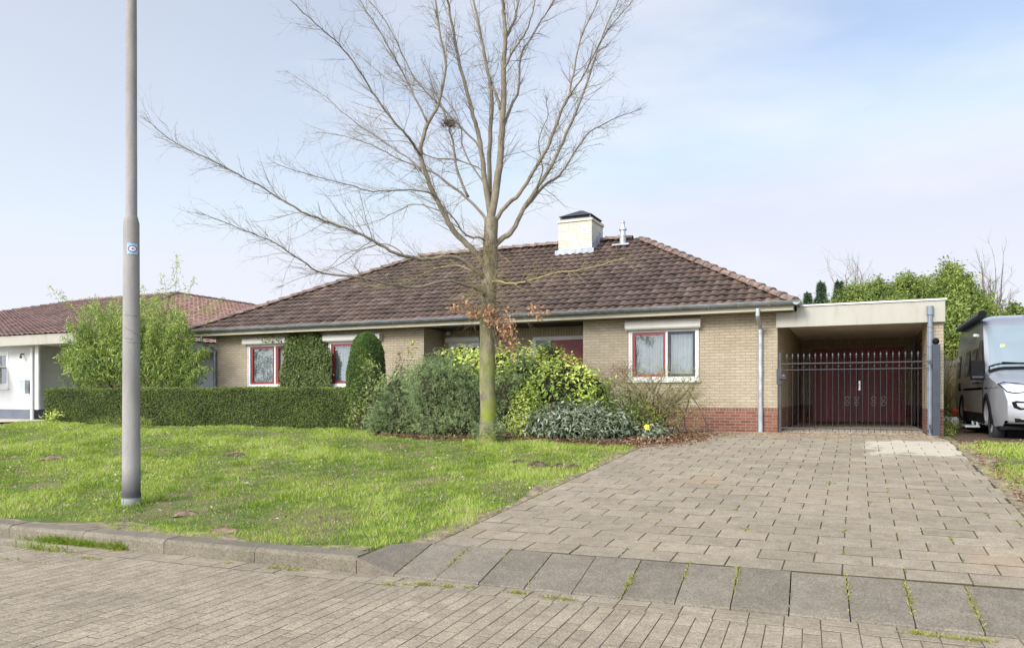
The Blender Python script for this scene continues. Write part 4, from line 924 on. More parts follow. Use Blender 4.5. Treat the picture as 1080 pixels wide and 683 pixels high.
# side profile (distance behind the nose, height), clockwise from front bottom
top = [(0.02, .36), (0.0, .50), (.0, .74), (.07, .92), (.16, 1.03), (.30, 1.12), (.62, 1.24), (.98, 1.335), (1.12, 1.37), (1.62, 1.86), (1.98, 2.19), (2.10, 2.28), (2.30, 2.38), (2.62, 2.45), (3.2, 2.49), (5.6, 2.49), (5.85, 2.45), (5.96, 2.3)]
back = [(6.0, 1.6), (6.02, .5), (5.98, .34)]
def arch(c, r, z, n=12): return [(c+r*math.cos(a), z+r*math.sin(a)) for a in np.linspace(0, math.pi, n)]
WF, WR, WRAD = .93, 4.72, .345
bottom = [(5.3, .30)]+arch(WR, .40, .38)+[(WR-.40, .28)]+[(WF+.42, .28)]+arch(WF, .41, .38)+[(WF-.41, .30)]
prof = top+back+bottom
def side_x(z, d):
    """inward offset of the side panel: tumblehome above the waist, rounding at nose and roof"""
    o = .0
    if z > 1.15: o += .10*((z-1.15)/1.3)**1.5
    if z < .5: o += .03*(.5-z)/.2
    if d < .75: o += .20*((.75-d)/.75)**2.4
    return o
def vpt(s, d, z):
    """s in -1..1 across the van: -1 is the side near the carport"""
    half = VW/2-side_x(z, d); cx0 = VX+VW/2; x = cx0+s*half
    fr = max(0, min(1, (2.3-d)/1.6)); y = VYn+d+.20*fr*abs(s)**2.6
    zz = z
    if d > .2 and z > 1.0:
        k = max(0, (abs(s)-.72)/.28); zz = z-.085*k**2*(1 if z > 1.3 else .6)
    return Vector((x, y, VG+zz))
NS = 22; svals = np.sin(np.linspace(-math.pi/2, math.pi/2, NS)); svals = np.sign(svals)*np.abs(svals)**1.0
fine = []
for i, (p, q) in enumerate(zip(prof, prof[1:]+prof[:1])):
    n = 3 if i < 17 else 1
    for k in range(n): fine.append((p[0]+(q[0]-p[0])*k/n, p[1]+(q[1]-p[1])*k/n))
b = MB(); n = len(fine)
for s in svals:
    for (d, z) in fine: b.v.append(tuple(vpt(s, d, z)))
for j in range(NS-1):
    for i in range(n): b.f.append([j*n+i, j*n+(i+1) % n, (j+1)*n+(i+1) % n, (j+1)*n+i]); b.mi.append(0)
# side skins as strips between roof line and sill
def side_skin(sgn):
    hs = np.linspace(0, 1, 26); ds = sorted(set([x for x, _ in top]+[x for x, _ in bottom]+list(np.linspace(0.05, 5.95, 60))))
    def zt_(d):
        ts = sorted([(x, z) for x, z in top[2:]+back[:1]]); return float(np.interp(d, [x for x, _ in ts], [z for _, z in ts]))
    def zb_(d):
        for c in (WF, WR):
            r = .41 if c == WF else .40
            if abs(d-c) < r: return .38+math.sqrt(r*r-(d-c)**2)
        return .29 if d > .1 else .40
    k = len(b.v)
    for d in ds:
        for h in hs:
            z = zb_(d)+(zt_(d)-zb_(d))*h; b.v.append(tuple(vpt(sgn, d, z)))
    m = len(hs)
    for i in range(len(ds)-1):
        for j in range(m-1): b.f.append([k+i*m+j, k+(i+1)*m+j, k+(i+1)*m+j+1, k+i*m+j+1]); b.mi.append(0)
side_skin(-1); side_skin(1)
body = b.build('body', M['silver'], van, smooth=True)
def skin_patch(name, quad, mat, off=.008, n=10, par=None, side=-1, smooth=True, thick=True):
    """patch on the side of the van; quad = 4 corners (d,z)"""
    b = MB(); q = [Vector((a, c, 0)) for a, c in quad]; k = 0
    for i in range(n+1):
        for j in range(n+1):
            u, v_ = i/n, j/n; p = (q[0]*(1-u)+q[1]*u)*(1-v_)+(q[3]*(1-u)+q[2]*u)*v_; P = vpt(side, p.x, p.y); P.x += side*off; b.v.append(tuple(P))
    for i in range(n):
        for j in range(n): b.f.append([i*(n+1)+j, (i+1)*(n+1)+j, (i+1)*(n+1)+j+1, i*(n+1)+j+1]); b.mi.append(0)
    o = b.build(name, M[mat], par or van, smooth=smooth); return o
def round_patch(name, d0, d1, z0, z1, r, mat, off, par=None, slant=0.0):
    """rounded window following the side"""
    b = MB(); pts = []
    for (cx, cz, a0) in ((d1-r, z1-r, 0), (d0+r, z1-r, 90), (d0+r, z0+r, 180), (d1-r, z0+r, 270)):
        for a in range(0, 91, 18): pts.append((cx+r*math.cos(R(a0+a)), cz+r*math.sin(R(a0+a))))
    pts = [(d+slant*(z-z0), z) for d, z in pts]; cd, cz = sum(p[0] for p in pts)/len(pts), sum(p[1] for p in pts)/len(pts); rings = 5
    for k in range(rings+1):
        f_ = 1-k/rings*.98
        for (d, z) in pts:
            P = vpt(-1, cd+(d-cd)*f_, cz+(z-cz)*f_); P.x -= off*(0.3 if k == 0 else 1); b.v.append(tuple(P))
    m = len(pts)
    for k in range(rings):
        for i in range(m): b.f.append([k*m+i, k*m+(i+1) % m, (k+1)*m+(i+1) % m, (k+1)*m+i]); b.mi.append(0)
    b.f.append([rings*m+i for i in range(m)]); b.mi.append(0)
    return b.build(name, M[mat], par or van, smooth=True)
# black trim, and brown reflections of the surroundings painted on the silver flank
skin_patch('lower_trim', [(1.38, .30), (4.28, .30), (4.28, .50), (1.38, .50)], 'blackmatt', .012)
skin_patch('side_reflection', [(1.42, .51), (4.26, .51), (4.26, .96), (1.42, .96)], 'vanreflection', .014)
skin_patch('side_moulding', [(1.36, .965), (4.3, .965), (4.3, 1.03), (1.36, 1.03)], 'blackmatt', .016)
skin_patch('side_reflection', [(2.26, 1.04), (5.8, 1.04), (5.8, 1.99), (2.3, 1.99)], 'vanreflection', .012)
# door windows
dw = MB(); quad = [(1.30, 1.36), (2.16, 1.30), (2.16, 2.02), (1.86, 2.02)]
skin_patch('door_window', quad, 'vanglass', .016)
for (d0, d1) in ((2.34, 3.2), (3.34, 4.25)): round_patch('side_window', d0, d1, 1.32, 1.90, .09, 'vanglass', .030)
round_patch('side_window', 4.95, 5.45, 1.30, 1.86, .08, 'vanglass', .030)
round_patch('service_hatch', 4.85, 5.3, .95, 1.20, .06, 'blackmatt', .018)
b = MB()
for d in (2.21, 3.27): b.box((VX-.004+side_x(.9, d), VYn+d, VG+.5), (VX+.05, VYn+d+.012, VG+1.0))
b.build('door_gap', M['blackmatt'], van)
b = MB(); p = vpt(-1, 2.35, 1.14); b.tube([(p.x-.02, p.y, p.z), (p.x-.045, p.y+.05, p.z), (p.x-.045, p.y+.17, p.z), (p.x-.02, p.y+.22, p.z)], .014, 8); p = vpt(-1, 2.05, 1.14); b.tube([(p.x-.02, p.y-.2, p.z), (p.x-.045, p.y-.15, p.z), (p.x-.045, p.y-.03, p.z), (p.x-.02, p.y, p.z)], .014, 8); b.build('door_handle', M['blackmatt'], van)
# front: windscreen, bonnet cut line, grille, lamps
def front_patch(name, s0, s1, path, mat, off=.010, n=16, par=None, taper=0.0):
    """patch on the front skin following profile points"""
    b = MB(); k = len(path)
    for (d, z), t in zip(path, np.linspace(0, 1, k)):
        for i in range(n+1):
            s = (s0+(s1-s0)*i/n)*(1-taper*t); P = vpt(s, d, z); P.y -= off; P.z += off*.6; b.v.append(tuple(P))
    for j in range(k-1):
        for i in range(n): b.f.append([j*(n+1)+i, j*(n+1)+i+1, (j+1)*(n+1)+i+1, (j+1)*(n+1)+i]); b.mi.append(0)
    return b.build(name, M[mat], par or van, smooth=True)
def pf(t0, t1, n=8):
    """profile samples between two heights along the front"""
    zs = np.linspace(t0, t1, n); T = top[1:13]; return [(float(np.interp(z, [q[1] for q in T], [q[0] for q in T])), float(z)) for z in zs]
front_patch('windscreen', -.93, .93, pf(1.36, 2.20, 12), 'windscreen', .012, 24)
front_patch('windscreen_surround', -.965, .965, pf(1.315, 1.375, 4), 'blackmatt', .016, 24)
front_patch('scuttle', -.95, .95, pf(1.375, 1.44, 3), 'blackmatt', .018, 24)
b = MB(); P0 = vpt(-.75, 1.2, 1.44); P1 = vpt(-.1, 1.12, 1.385); P0.y -= .05; P1.y -= .05; b.tube([P0+Vector((0, 0, .02)), (P0+P1)/2+Vector((0, -.01, .02)), P1], .012, 6); P0 = vpt(.05, 1.2, 1.46); P1 = vpt(.7, 1.12, 1.385); P0.y -= .05; P1.y -= .05; b.tube([P0, P1], .012, 6); b.build('wiper', M['blackmatt'], van)
b = MB(); P = vpt(-.72, *[(1.54, 1.78)][0]); b.box((P.x-.03, P.y-.035, P.z-.025), (P.x+.05, P.y-.028, P.z+.03)); b.build('permit', plain('yellow_permit', (.55, .70, .18), .5), van)
front_patch('grille', -.50, .50, pf(.80, .98, 5), 'blackmatt', .012); front_patch('lower_grille', -.55, .55, pf(.52, .66, 4), 'blackmatt', .012)
front_patch('number_plate', -.26, .26, pf(.67, .76, 3), 'white', .02)
def lamp_patch(name, pts, mat, off, par=None):
    """outline (s,z) on the front/corner skin"""
    b = MB(); c = Vector((sum(p[0] for p in pts)/len(pts), sum(p[1] for p in pts)/len(pts))); T = top[1:13]; R_ = 5
    for k in range(R_+1):
        f_ = 1-k/R_*.97
        for (s, z) in pts:
            s_, z_ = c.x+(s-c.x)*f_, c.y+(z-c.y)*f_; d = float(np.interp(z_, [q[1] for q in T], [q[0] for q in T]))
            if s_ < -1 or s_ > 1:      # wraps round the corner on to the wing
                sg = -1 if s_ < 0 else 1; P = vpt(sg, d+(abs(s_)-1)*1.4, z_)
            else: sg = -1 if s_ < 0 else 1; P = vpt(s_, d, z_)
            P.y -= off*.8; P.x += sg*off*.8 if abs(s_) > .9 else 0; P.z += off*.3; b.v.append(tuple(P))
    m = len(pts)
    for k in range(R_):
        for i in range(m): b.f.append([k*m+i, k*m+(i+1) % m, (k+1)*m+(i+1) % m, (k+1)*m+i]); b.mi.append(0)
    b.f.append([R_*m+i for i in range(m)]); b.mi.append(0); return b.build(name, M[mat], par or van, smooth=True)
for sg in (-1, 1):
    hl = lamp_patch('headlight', [(sg*s, z) for s, z in [(.50, .99), (.50, .93), (.66, .885), (.86, .87), (.96, .90), (1.0, 1.0), (.99, 1.09), (.90, 1.10), (.70, 1.05)]], 'vanglass', .020)
    lamp_patch('lens', [(sg*s, z) for s, z in [(.54, .985), (.55, .935), (.67, .90), (.85, .885), (.93, .91), (.965, .99), (.96, 1.07), (.88, 1.075), (.70, 1.03)]], 'lens', .030, hl)
    lamp_patch('reflector', [(sg*s, z) for s, z in [(.62, .96), (.68, .925), (.76, .93), (.76, .985), (.70, 1.0)]], 'chrome', .045, hl)
    lamp_patch('reflector', [(sg*s, z) for s, z in [(.80, .96), (.86, .92), (.92, .95), (.90, 1.01), (.84, 1.02)]], 'chrome', .045, hl)
    lamp_patch('bumper_inset', [(sg*s, z) for s, z in [(.58, .72), (.62, .60), (.80, .585), (.90, .62), (.93, .72), (.86, .745)]], 'blackmatt', .012)
    lamp_patch('side_grille_trim', [(sg*s, z) for s, z in [(.63, .70), (.66, .625), (.78, .615), (.84, .65), (.86, .70)]], 'silver', .024)
    lamp_patch('fog_lamp', [(sg*(.76+.055*math.cos(a)), .455+.04*math.sin(a)) for a in np.linspace(0, 6, 12)], 'lens', .022)
lamp_patch('bumper_lip', [(s, z) for s, z in [(-.9, .44), (-.9, .375), (.9, .375), (.9, .44)]], 'blackmatt', .010)
# arches, wheels, step
for c, r in ((WF, .41), (WR, .40)):
    b = MB(); n = 20; k = 0
    for i in range(n+1):
        a = math.pi*(-.04+1.08*i/n)
        for (rr, o) in ((r-.02, -.0), (r, .022), (r+.085, .016), (r+.10, -.004)):
            d, z = c+rr*math.cos(a), .38+rr*math.sin(a); z = max(z, .29); P = vpt(-1, d, z); P.x -= o; b.v.append(tuple(P))
    for i in range(n):
        for j in range(3): b.f.append([i*4+j, i*4+j+1, (i+1)*4+j+1, (i+1)*4+j]); b.mi.append(0)
    b.build('arch_trim', M['blackmatt'], van, smooth=True)
    for side, x_ in ((-1, VX+.045), (1, VX+VW-.045)):
        cz = VG+WRAD; y_ = VYn+c; w0_ = .215; sgn = -side
        b = MB(); b.lathe([(.20, sgn*w0_), (.30, sgn*w0_), (.335, sgn*(w0_-.03)), (.345, sgn*w0_*.7), (.345, sgn*w0_*.3), (.335, sgn*.03), (.30, sgn*.0), (.225, sgn*.005), (.215, sgn*.03)], (x_, y_, cz), axis='x', n=40, caps=False)
        wh = b.build('wheel', M['rubber'], van, smooth=True)
        b = MB(); b.lathe([(.216, sgn*.02), (.205, sgn*.012), (.20, sgn*.06), (.19, sgn*.10), (.0, sgn*.10)], (x_, y_, cz), axis='x', n=36, caps=False)
        b.build('wheel_hub', M['blackmatt'], wh); b = MB()
        b.lathe([(.0, sgn*.02), (.05, sgn*.022), (.055, sgn*.09)], (x_, y_, cz), axis='x', n=18)
        for q in range(5):
            a = 2*math.pi*q/5+.3
            for da in (-.16, .16):
                b.tube([(x_+sgn*.04, y_+math.cos(a)*.04, cz+math.sin(a)*.04), (x_+sgn*.025, y_+math.cos(a+da)*.205, cz+math.sin(a+da)*.205)], .012, 6)
        b.build('rim', M['zinc_light'], wh)
    b = MB(); b.box((VX+.05, VYn+c-.42, VG+.2), (VX+VW-.05, VYn+c+.42, VG+.82)) if False else b.lathe([(.42, .26), (.42, VW-.26)], (VX, VYn+c, VG+.38), axis='x', n=20); b.build('wheel_well', M['blackmatt'], van)
b = MB(); b.box((VX+.1, VYn+.3, VG+.24), (VX+VW-.1, VYn+5.8, VG+.30)); b.build('underbody', M['blackmatt'], van)
b = MB(); b.box((VX-.20, VYn+2.35, VG+.20), (VX+.06, VYn+3.15, VG+.235)); b.box((VX-.0, VYn+2.4, VG+.235), (VX+.05, VYn+2.44, VG+.31)); b.box((VX-.0, VYn+3.06, VG+.235), (VX+.05, VYn+3.1, VG+.31)); b.build('entry_step', M['zinc_light'], van, bevel=.008)
# awning
b = MB(); az = 2.42
b.prism([(VX-.03+x_, VG+az+z_) for x_, z_ in [(0, 0), (.02, -.05), (.14, -.05), (.15, .04), (.10, .085), (.03, .075)]], 'y', VYn+1.98, VYn+5.6); aw = b.build('awning', M['post'], van, bevel=.01)
b = MB(); b.prism([(VX-.035+x_, VG+az+z_) for x_, z_ in [(0, -.005), (.02, -.058), (.148, -.058), (.158, .045), (.105, .092), (.025, .08)]], 'y', VYn+1.93, VYn+1.98); b.build('end_cap', M['blackmatt'], aw, bevel=.01)
b = MB(); p = vpt(-1, 3.0, 2.18); b.box((p.x-.05, p.y-.02, p.z-.03), (p.x+.02, p.y+.13, p.z+.03)); b.build('side_lamp', M['white'], van, bevel=.012)
front_patch('roof_light', -.25, .25, [(2.13, 2.30), (2.22, 2.345), (2.30, 2.38), (2.45, 2.416)], 'vanglass', .012)
# mirrors
for sg in (-1, 1):
    P = vpt(sg, 1.30, 1.36); b = MB(); bx_ = P.x-sg*.02
    b.box((bx_+sg*.02, P.y-.13, P.z-.14), (bx_+sg*.25, P.y+.03, P.z+.24)); mr_ = b.build('mirror', M['blackmatt'], van, bevel=.045, seg=4)
    b = MB(); b.tube([(P.x-sg*.04, P.y+.02, P.z-.05), (bx_+sg*.12, P.y-.04, P.z-.05)], .035, 8); b.tube([(P.x-sg*.04, P.y+.1, P.z+.15), (bx_+sg*.12, P.y-.04, P.z+.14)], .025, 8); b.build('bracket', M['blackmatt'], mr_)
    b = MB(); b.box((bx_+sg*.05, P.y-.136, P.z-.10), (bx_+sg*.225, P.y-.131, P.z-.07)); b.build('indicator', M['post'], mr_)
# ================================================================== VEGETATION
def batch_tubes(P, Rr, sides=3):
    """P (n,k,3), Rr (n,k)"""
    n, k, _ = P.shape; d = P[:, -1]-P[:, 0]; d /= np.linalg.norm(d, axis=1)[:, None]+1e-9
    ref = np.where(np.abs(d[:, 2:3]) < .9, np.array([[0, 0, 1.]]), np.array([[1., 0, 0]])); a = np.cross(d, ref); a /= np.linalg.norm(a, axis=1)[:, None]; b_ = np.cross(d, a)
    V = np.stack([P+Rr[:, :, None]*(math.cos(t)*a+math.sin(t)*b_)[:, None, :] for t in [2*math.pi*j/sides for j in range(sides)]], 2)   # n,k,s,3
    idx = np.arange(n*k*sides).reshape(n, k, sides); nx_ = np.roll(idx, -1, 2)
    F = np.stack([idx[:, :-1], nx_[:, :-1], nx_[:, 1:], idx[:, 1:]], -1).reshape(-1, 4)
    return V.reshape(-1, 3), F
def grow(rng, start, dirs, length, rad, k=5, wob=.18, up=.06, out=None):
    n = len(start); P = np.zeros((n, k, 3)); P[:, 0] = start; d = dirs/np.linalg.norm(dirs, axis=1)[:, None]
    for i in range(1, k):
        P[:, i] = P[:, i-1]+d*(length/(k-1))[:, None]; d = d+rng.normal(0, wob, (n, 3)); d[:, 2] += up; d /= np.linalg.norm(d, axis=1)[:, None]
    return P, rad[:, None]*np.linspace(1, .35, k)[None]
def children_of(rng, P, Rr, per, t0=.25, t1=1.0, spread=.8, lenf=(.35, .7), rf=.6, rmin=.0016, k=5, wob=.18, up=.06):
    n, kk, _ = P.shape; m = n*per; idx = np.repeat(np.arange(n), per); t = rng.uniform(t0, t1, m)*(kk-1); i = np.minimum(t.astype(int), kk-2); fr = (t-i)[:, None]
    s = P[idx, i]*(1-fr)+P[idx, i+1]*fr; tan = P[idx, i+1]-P[idx, i]; tan /= np.linalg.norm(tan, axis=1)[:, None]+1e-9
    L = np.linalg.norm(P[:, -1]-P[:, 0], axis=1)[idx]; d = tan+rng.normal(0, spread, (m, 3)); ln = L*rng.uniform(*lenf, m)
    r = np.maximum(Rr[idx, i]*rf, rmin); return grow(rng, s, d, ln, r, k, wob, up)
class Batch:
    def __init__(s): s.V = []; s.F = []; s.n = 0
    def add(s, P, Rr, sides=3):
        V, F = batch_tubes(P, Rr, sides); s.V.append(V); s.F.append(F+s.n); s.n += len(V)
    def build(s, name, mat, parent=None, base=None): return link(name, np_mesh(name, np.concatenate(s.V), np.concatenate(s.F), smooth=True), mat, parent, base)

# ------------------------------------------------------------------ the bare tree
TF = 14.2; tb = wf(515, 466, TF)
tree = thing('bare_tree', 'tall leafless tree with mossy trunk and a few brown leaves in the front garden', 'tree', (tb.x, tb.y, gz(tb.x, tb.y)-.02))
rg = np.random.default_rng(11)
def PX(path, f0, f1): 
    n = len(path); return [wf(x, y, f0+(f1-f0)*i/(n-1)) for i, (x, y) in enumerate(path)]
tr = [(515, 472), (515, 462), (515, 440), (514, 400), (514, 350), (515.5, 310), (517, 280), (517.5, 255), (518, 230)]
rd = [.23, .175, .152, .146, .142, .140, .138, .138, .122]
pts = smooth_path(PX(tr, TF, TF), 4); rr = np.interp(np.linspace(0, 8, len(pts)), range(9), rd)
b = MB(); b.tube(pts, list(rr), 22)
b.v = [tuple(Vector(p)+Vector((math.sin(p[2]*9+p[0]*17), math.cos(p[2]*7+p[1]*13), 0))*.008) for p in b.v]
b.build('trunk', M['bark'], tree, smooth=True)
limbs = [  # path, radius at foot, tip radius, depth change
 ([(518, 238), (519, 222), (525, 191), (528, 158), (531, 111), (531, 69), (533, 39), (531, 17), (530, 0), (528, -45)], .115, .030, -.2),
 ([(533, 42), (541, 25), (547, 0), (551, -35)], .040, .015, .5),
 ([(517, 232), (516, 210), (517, 148), (519, 106), (516, 83), (509, 50), (505, 25), (499.5, 0), (494, -40)], .070, .020, .5),
 ([(528, 115), (523, 100), (517, 86), (512, 62)], .05, .02, .6),
 ([(517, 225), (512, 196), (508, 165), (504, 139), (499, 122), (491, 92), (483, 58), (477, 28), (472, 0), (467, -40)], .075, .022, -.7),
 ([(520, 236), (533, 218), (548, 204), (562, 182), (578, 155), (591, 119), (599, 103), (605, 78), (610.5, 47), (622, 20), (640, -20)], .062, .012, -1.0),
 ([(518, 262), (528, 253), (541, 243), (551, 222), (565, 201), (581, 176), (594, 149), (610, 111), (624, 72), (631, 50), (641, 24), (655, -4)], .075, .012, .8),
 ([(551, 222), (574, 196), (590, 185), (602, 167), (619, 142), (638, 130), (669, 117)], .045, .009, 1.4),
 ([(599, 103), (612, 85), (630, 50), (644, 28), (668, 0)], .022, .008, -1.4),
 ([(515, 285), (505, 272), (497, 262), (479, 244), (467, 222), (456, 201), (448, 179), (444, 161), (448, 139), (452, 130), (463, 108), (470, 69), (463, 33), (460, 0), (457, -35)], .088, .018, -.9),
 ([(445, 166), (436, 152), (425, 138), (398, 105), (378, 73), (356, 45), (334, 26), (307, 0)], .036, .008, -1.8),
 ([(452, 132), (447, 122), (433.5, 94), (416, 61), (398, 29), (378, -2), (366, -20)], .030, .010, -.4),
 ([(508, 168), (502, 150), (463, 111), (438, 83), (419, 46), (407, 23), (387, -2)], .030, .009, -.2),
 ([(444, 180), (430, 166), (416, 158), (392, 141), (363, 120), (343, 102), (305, 77)], .022, .006, 1.0),
 ([(459, 209), (453, 203), (423, 200), (394, 202), (365, 194), (321, 183), (289, 172)], .026, .006, -1.5),
 ([(512, 232), (508, 225), (491.5, 208), (470, 191), (454, 181), (430, 172), (400, 157), (372, 146), (338, 139)], .042, .007, .9),
 ([(494, 208), (482, 179), (478, 152), (474, 138), (470, 122), (458, 96), (449, 70)], .036, .010, .5),
 ([(514, 256), (507, 251), (491, 248), (479, 231), (463, 212), (452, 190), (440, 178)], .034, .009, -.9),
 ([(515, 297), (504, 287), (485, 273), (470, 271), (450, 273.5), (430, 270), (417, 267), (394, 254), (371, 243), (341, 232), (318, 223), (286, 203), (259, 188), (227, 171), (189, 153), (160, 131)], .062, .009, -2.4),
 ([(515, 315), (504, 305), (485, 299), (467, 296), (441, 303), (412, 300), (382, 292.5), (341, 288), (318, 275), (289, 256), (259, 243), (218, 227)], .046, .007, -3.2),
 ([(516, 300), (522, 296), (538, 299), (553, 297), (584, 288), (614, 284), (642, 277), (660, 271)], .036, .008, -1.6),
 ([(519, 205), (511, 185), (502, 176), (478, 168), (455, 166), (430, 150), (404, 148), (378, 140)], .022, .007, 1.2),
 ([(531, 75), (540, 55), (552, 38), (560, 20), (566, -6), (570, -30)], .030, .010, -1.0),
 ([(529, 140), (540, 110), (547, 95), (549, 60), (560, 40), (575, 15), (588, -5), (600, -30)], .040, .012, 1.0),
 ([(566, 200), (572, 178), (568, 150), (577, 125), (577, 108)], .018, .006, -1.2),
 ([(512, 196), (490, 160), (485, 130), (470, 105), (440, 90), (415, 88), (380, 60)], .022, .006, 1.6),
 ([(463, 222), (440, 215), (420, 222), (400, 232), (378, 238), (350, 234)], .016, .004, 1.3),
 ([(392, 254), (380, 262), (360, 270), (345, 285), (335, 294)], .012, .004, .6),
 ([(430, 272), (410, 258), (385, 262), (355, 280), (320, 292), (300, 300)], .015, .004, -.6),
 ([(516, 290), (498, 285), (480, 280), (455, 285), (430, 297), (405, 303), (385, 300)], .020, .005, 1.1),
]
tw = Batch(); twy = Batch(); L3 = []
for li, (path, r0_, r1_, dz) in enumerate(limbs):
    # a limb that leaves another limb takes that limb's depth
    f0 = TF
    if li:
        best = 1e9
        for (p2, a2, b2, dz2), (ff0, ff1) in L3:
            nn = len(p2)
            for i in range(nn-1):
                for t in (0, .25, .5, .75, 1):
                    x = p2[i][0]*(1-t)+p2[i+1][0]*t; y = p2[i][1]*(1-t)+p2[i+1][1]*t; dd = math.hypot(x-path[0][0], y-path[0][1])
                    if dd < best: best = dd; f0c = ff0+(ff1-ff0)*(i+t)/(nn-1)
        if best < 9 and abs(path[0][0]-516) > 6: f0 = f0c
    L3.append(((path, r0_, r1_, dz), (f0, f0+dz)))
    ctr = PX(path, f0, f0+dz); p3 = smooth_path(ctr, 4); n = len(p3)
    jit = rg.normal(0, .006, (n, 3)); jit[0] = 0; p3 = [p+Vector(j) for p, j in zip(p3, jit)]
    r0_ *= .72; r1_ *= .7; rad = np.array([r1_+(r0_-r1_)*(1-i/(n-1))**1.15 for i in range(n)])
    b = MB(); b.tube(p3, list(rad), 8 if r0_ < .05 else 12); b.build('branch', M['twig'] if li not in (20, 29) else M['twig_yellow'], tree, smooth=True)
    A = np.array([tuple(p) for p in p3]); seg = np.linalg.norm(np.diff(A, axis=0), axis=1); Lt = seg.sum(); cum = np.concatenate([[0], np.cumsum(seg)])
    low = li in (18, 19, 27, 28)
    m = int(Lt*(12.5 if not low else 12)); s = rg.uniform(.12 if Lt > 2 else .05, 1.0, m)**.9*Lt; i = np.minimum(np.searchsorted(cum, s)-1, n-2).clip(0); fr = ((s-cum[i])/seg[i])[:, None]
    st = A[i]*(1-fr)+A[i+1]*fr; tan = (A[i+1]-A[i])/seg[i][:, None]
    outv = st-np.array([tb.x, tb.y, 0]); outv[:, 2] = 0; outv /= np.linalg.norm(outv, axis=1)[:, None]+1e-6
    d = tan*.9+rg.normal(0, .55, (m, 3))+outv*.25; d[:, 2] += .12
    ln = rg.uniform(.25, .95, m)*(1.05 if Lt > 3 else .8)*(1.15-.45*s/Lt); r_ = np.minimum(rad[i]*.35, rg.uniform(.0035, .0075, m))
    P, Rr = grow(rg, st, d, ln, r_, 6, .14, .05); B = twy if li in (20, 29) else tw; B.add(P, Rr)
    P2, R2 = children_of(rg, P, Rr, 4, .15, 1, .55, (.25, .6), .62, .0017, 4, .16, .03); B.add(P2, R2)
    P3_, R3 = children_of(rg, P2, R2, 1, .2, 1, .6, (.3, .6), .7, .0013, 3, .2, .02); B.add(P3_, R3)
    # leading shoot beyond the limb's end
    if Lt > 1.5:
        st = np.repeat(A[-1:], 3, 0); d = np.repeat((A[-1]-A[-3])[None], 3, 0); d /= np.linalg.norm(d, axis=1)[:, None]; P, Rr = grow(rg, st, d+rg.normal(0, .25, (3, 3)), rg.uniform(.1, .28, 3), np.full(3, r1_*.8), 6, .1, .05); B.add(P, Rr)
        P2, R2 = children_of(rg, P, Rr, 6, .1, 1, .5, (.25, .5), .6, .0016, 4); B.add(P2, R2)
# fine hanging shoots round the upper bole
m = 150; s = rg.uniform(0, 1, m); st = np.array([tuple(wf(516+rg.uniform(-5, 5), 345-95*t, TF-.12)) for t in s]); d = rg.normal(0, 1, (m, 3)); d[:, 1] -= .4; d[:, 2] -= .1
P, Rr = grow(rg, st, d, rg.uniform(.35, 1.25, m), rg.uniform(.003, .006, m), 7, .24, -.06); twy.add(P, Rr)
P2, R2 = children_of(rg, P, Rr, 4, .2, 1, .6, (.25, .5), .6, .0016, 4, .22, -.04); twy.add(P2, R2)
tw.build('twigs', M['twig'], tree)['kind'] = 'stuff'; twy.build('yellow_twigs', M['twig_yellow'], tree)['kind'] = 'stuff'
# withered leaves that stayed on low shoots
pos = []
for (px, py, rx_, ry_, n) in ((534, 345, 9, 17, 170), (500, 329, 9, 6, 70), (517, 327, 9, 6, 60), (481, 324, 8, 4, 40), (562, 325, 5, 7, 30), (568, 332, 4, 3, 18), (520, 335, 10, 8, 50), (492, 318, 5, 8, 22), (541, 362, 6, 12, 45), (576, 328, 3, 3, 12)):
    for _ in range(n): pos.append(tuple(wf(px+rg.normal(0, .5)*rx_, py+rg.normal(0, .5)*ry_, TF-.45+rg.normal(0, .12))))
pos = np.array(pos); leaves('withered_leaves', pos, rg.normal(0, 1, (len(pos), 3)), .085, .045, M['deadleaf'], tree, rng=rg, droop=1.4, fold=.5)
sh = Batch(); tgt = pos[rg.choice(len(pos), 60)]; st = np.array([tuple(wf(516, 335-20*u_, TF-.1)) for u_ in rg.uniform(0, 1, 60)]); tt = np.linspace(0, 1, 5)[None, :, None]; P = st[:, None]*(1-tt)+tgt[:, None]*tt; P[:, 1:-1] += rg.normal(0, .03, (60, 3, 3)); sh.add(P, np.repeat(np.linspace(.006, .002, 5)[None], 60, 0)); sh.build('leafy_shoots', M['twig'], tree)
# nest
nc = wf(474, 130, TF+.25); nest = thing('bird_nest', 'dark twig bird nest in a fork high in the bare tree', 'nest', nc); m = 170
an = rg.uniform(0, 6.28, m); rr_ = rg.uniform(.05, .13, m); st = np.stack([nc.x+np.cos(an)*rr_, nc.y+np.sin(an)*rr_, nc.z+rg.uniform(-.06, .05, m)], 1); d = np.stack([-np.sin(an), np.cos(an), rg.normal(0, .35, m)], 1)+rg.normal(0, .4, (m, 3))
B = Batch(); P, Rr = grow(rg, st, d, rg.uniform(.10, .22, m), np.full(m, .0035), 4, .2, 0); B.add(P, Rr); B.build('nest_twigs', M['twig_dark'], nest)
b = MB(); b.lathe([(.0, -.06), (.06, -.05), (.10, 0), (.10, .03), (.07, .0), (0, -.02)], nc, n=12); b.build('cup', M['twig_dark'], nest)

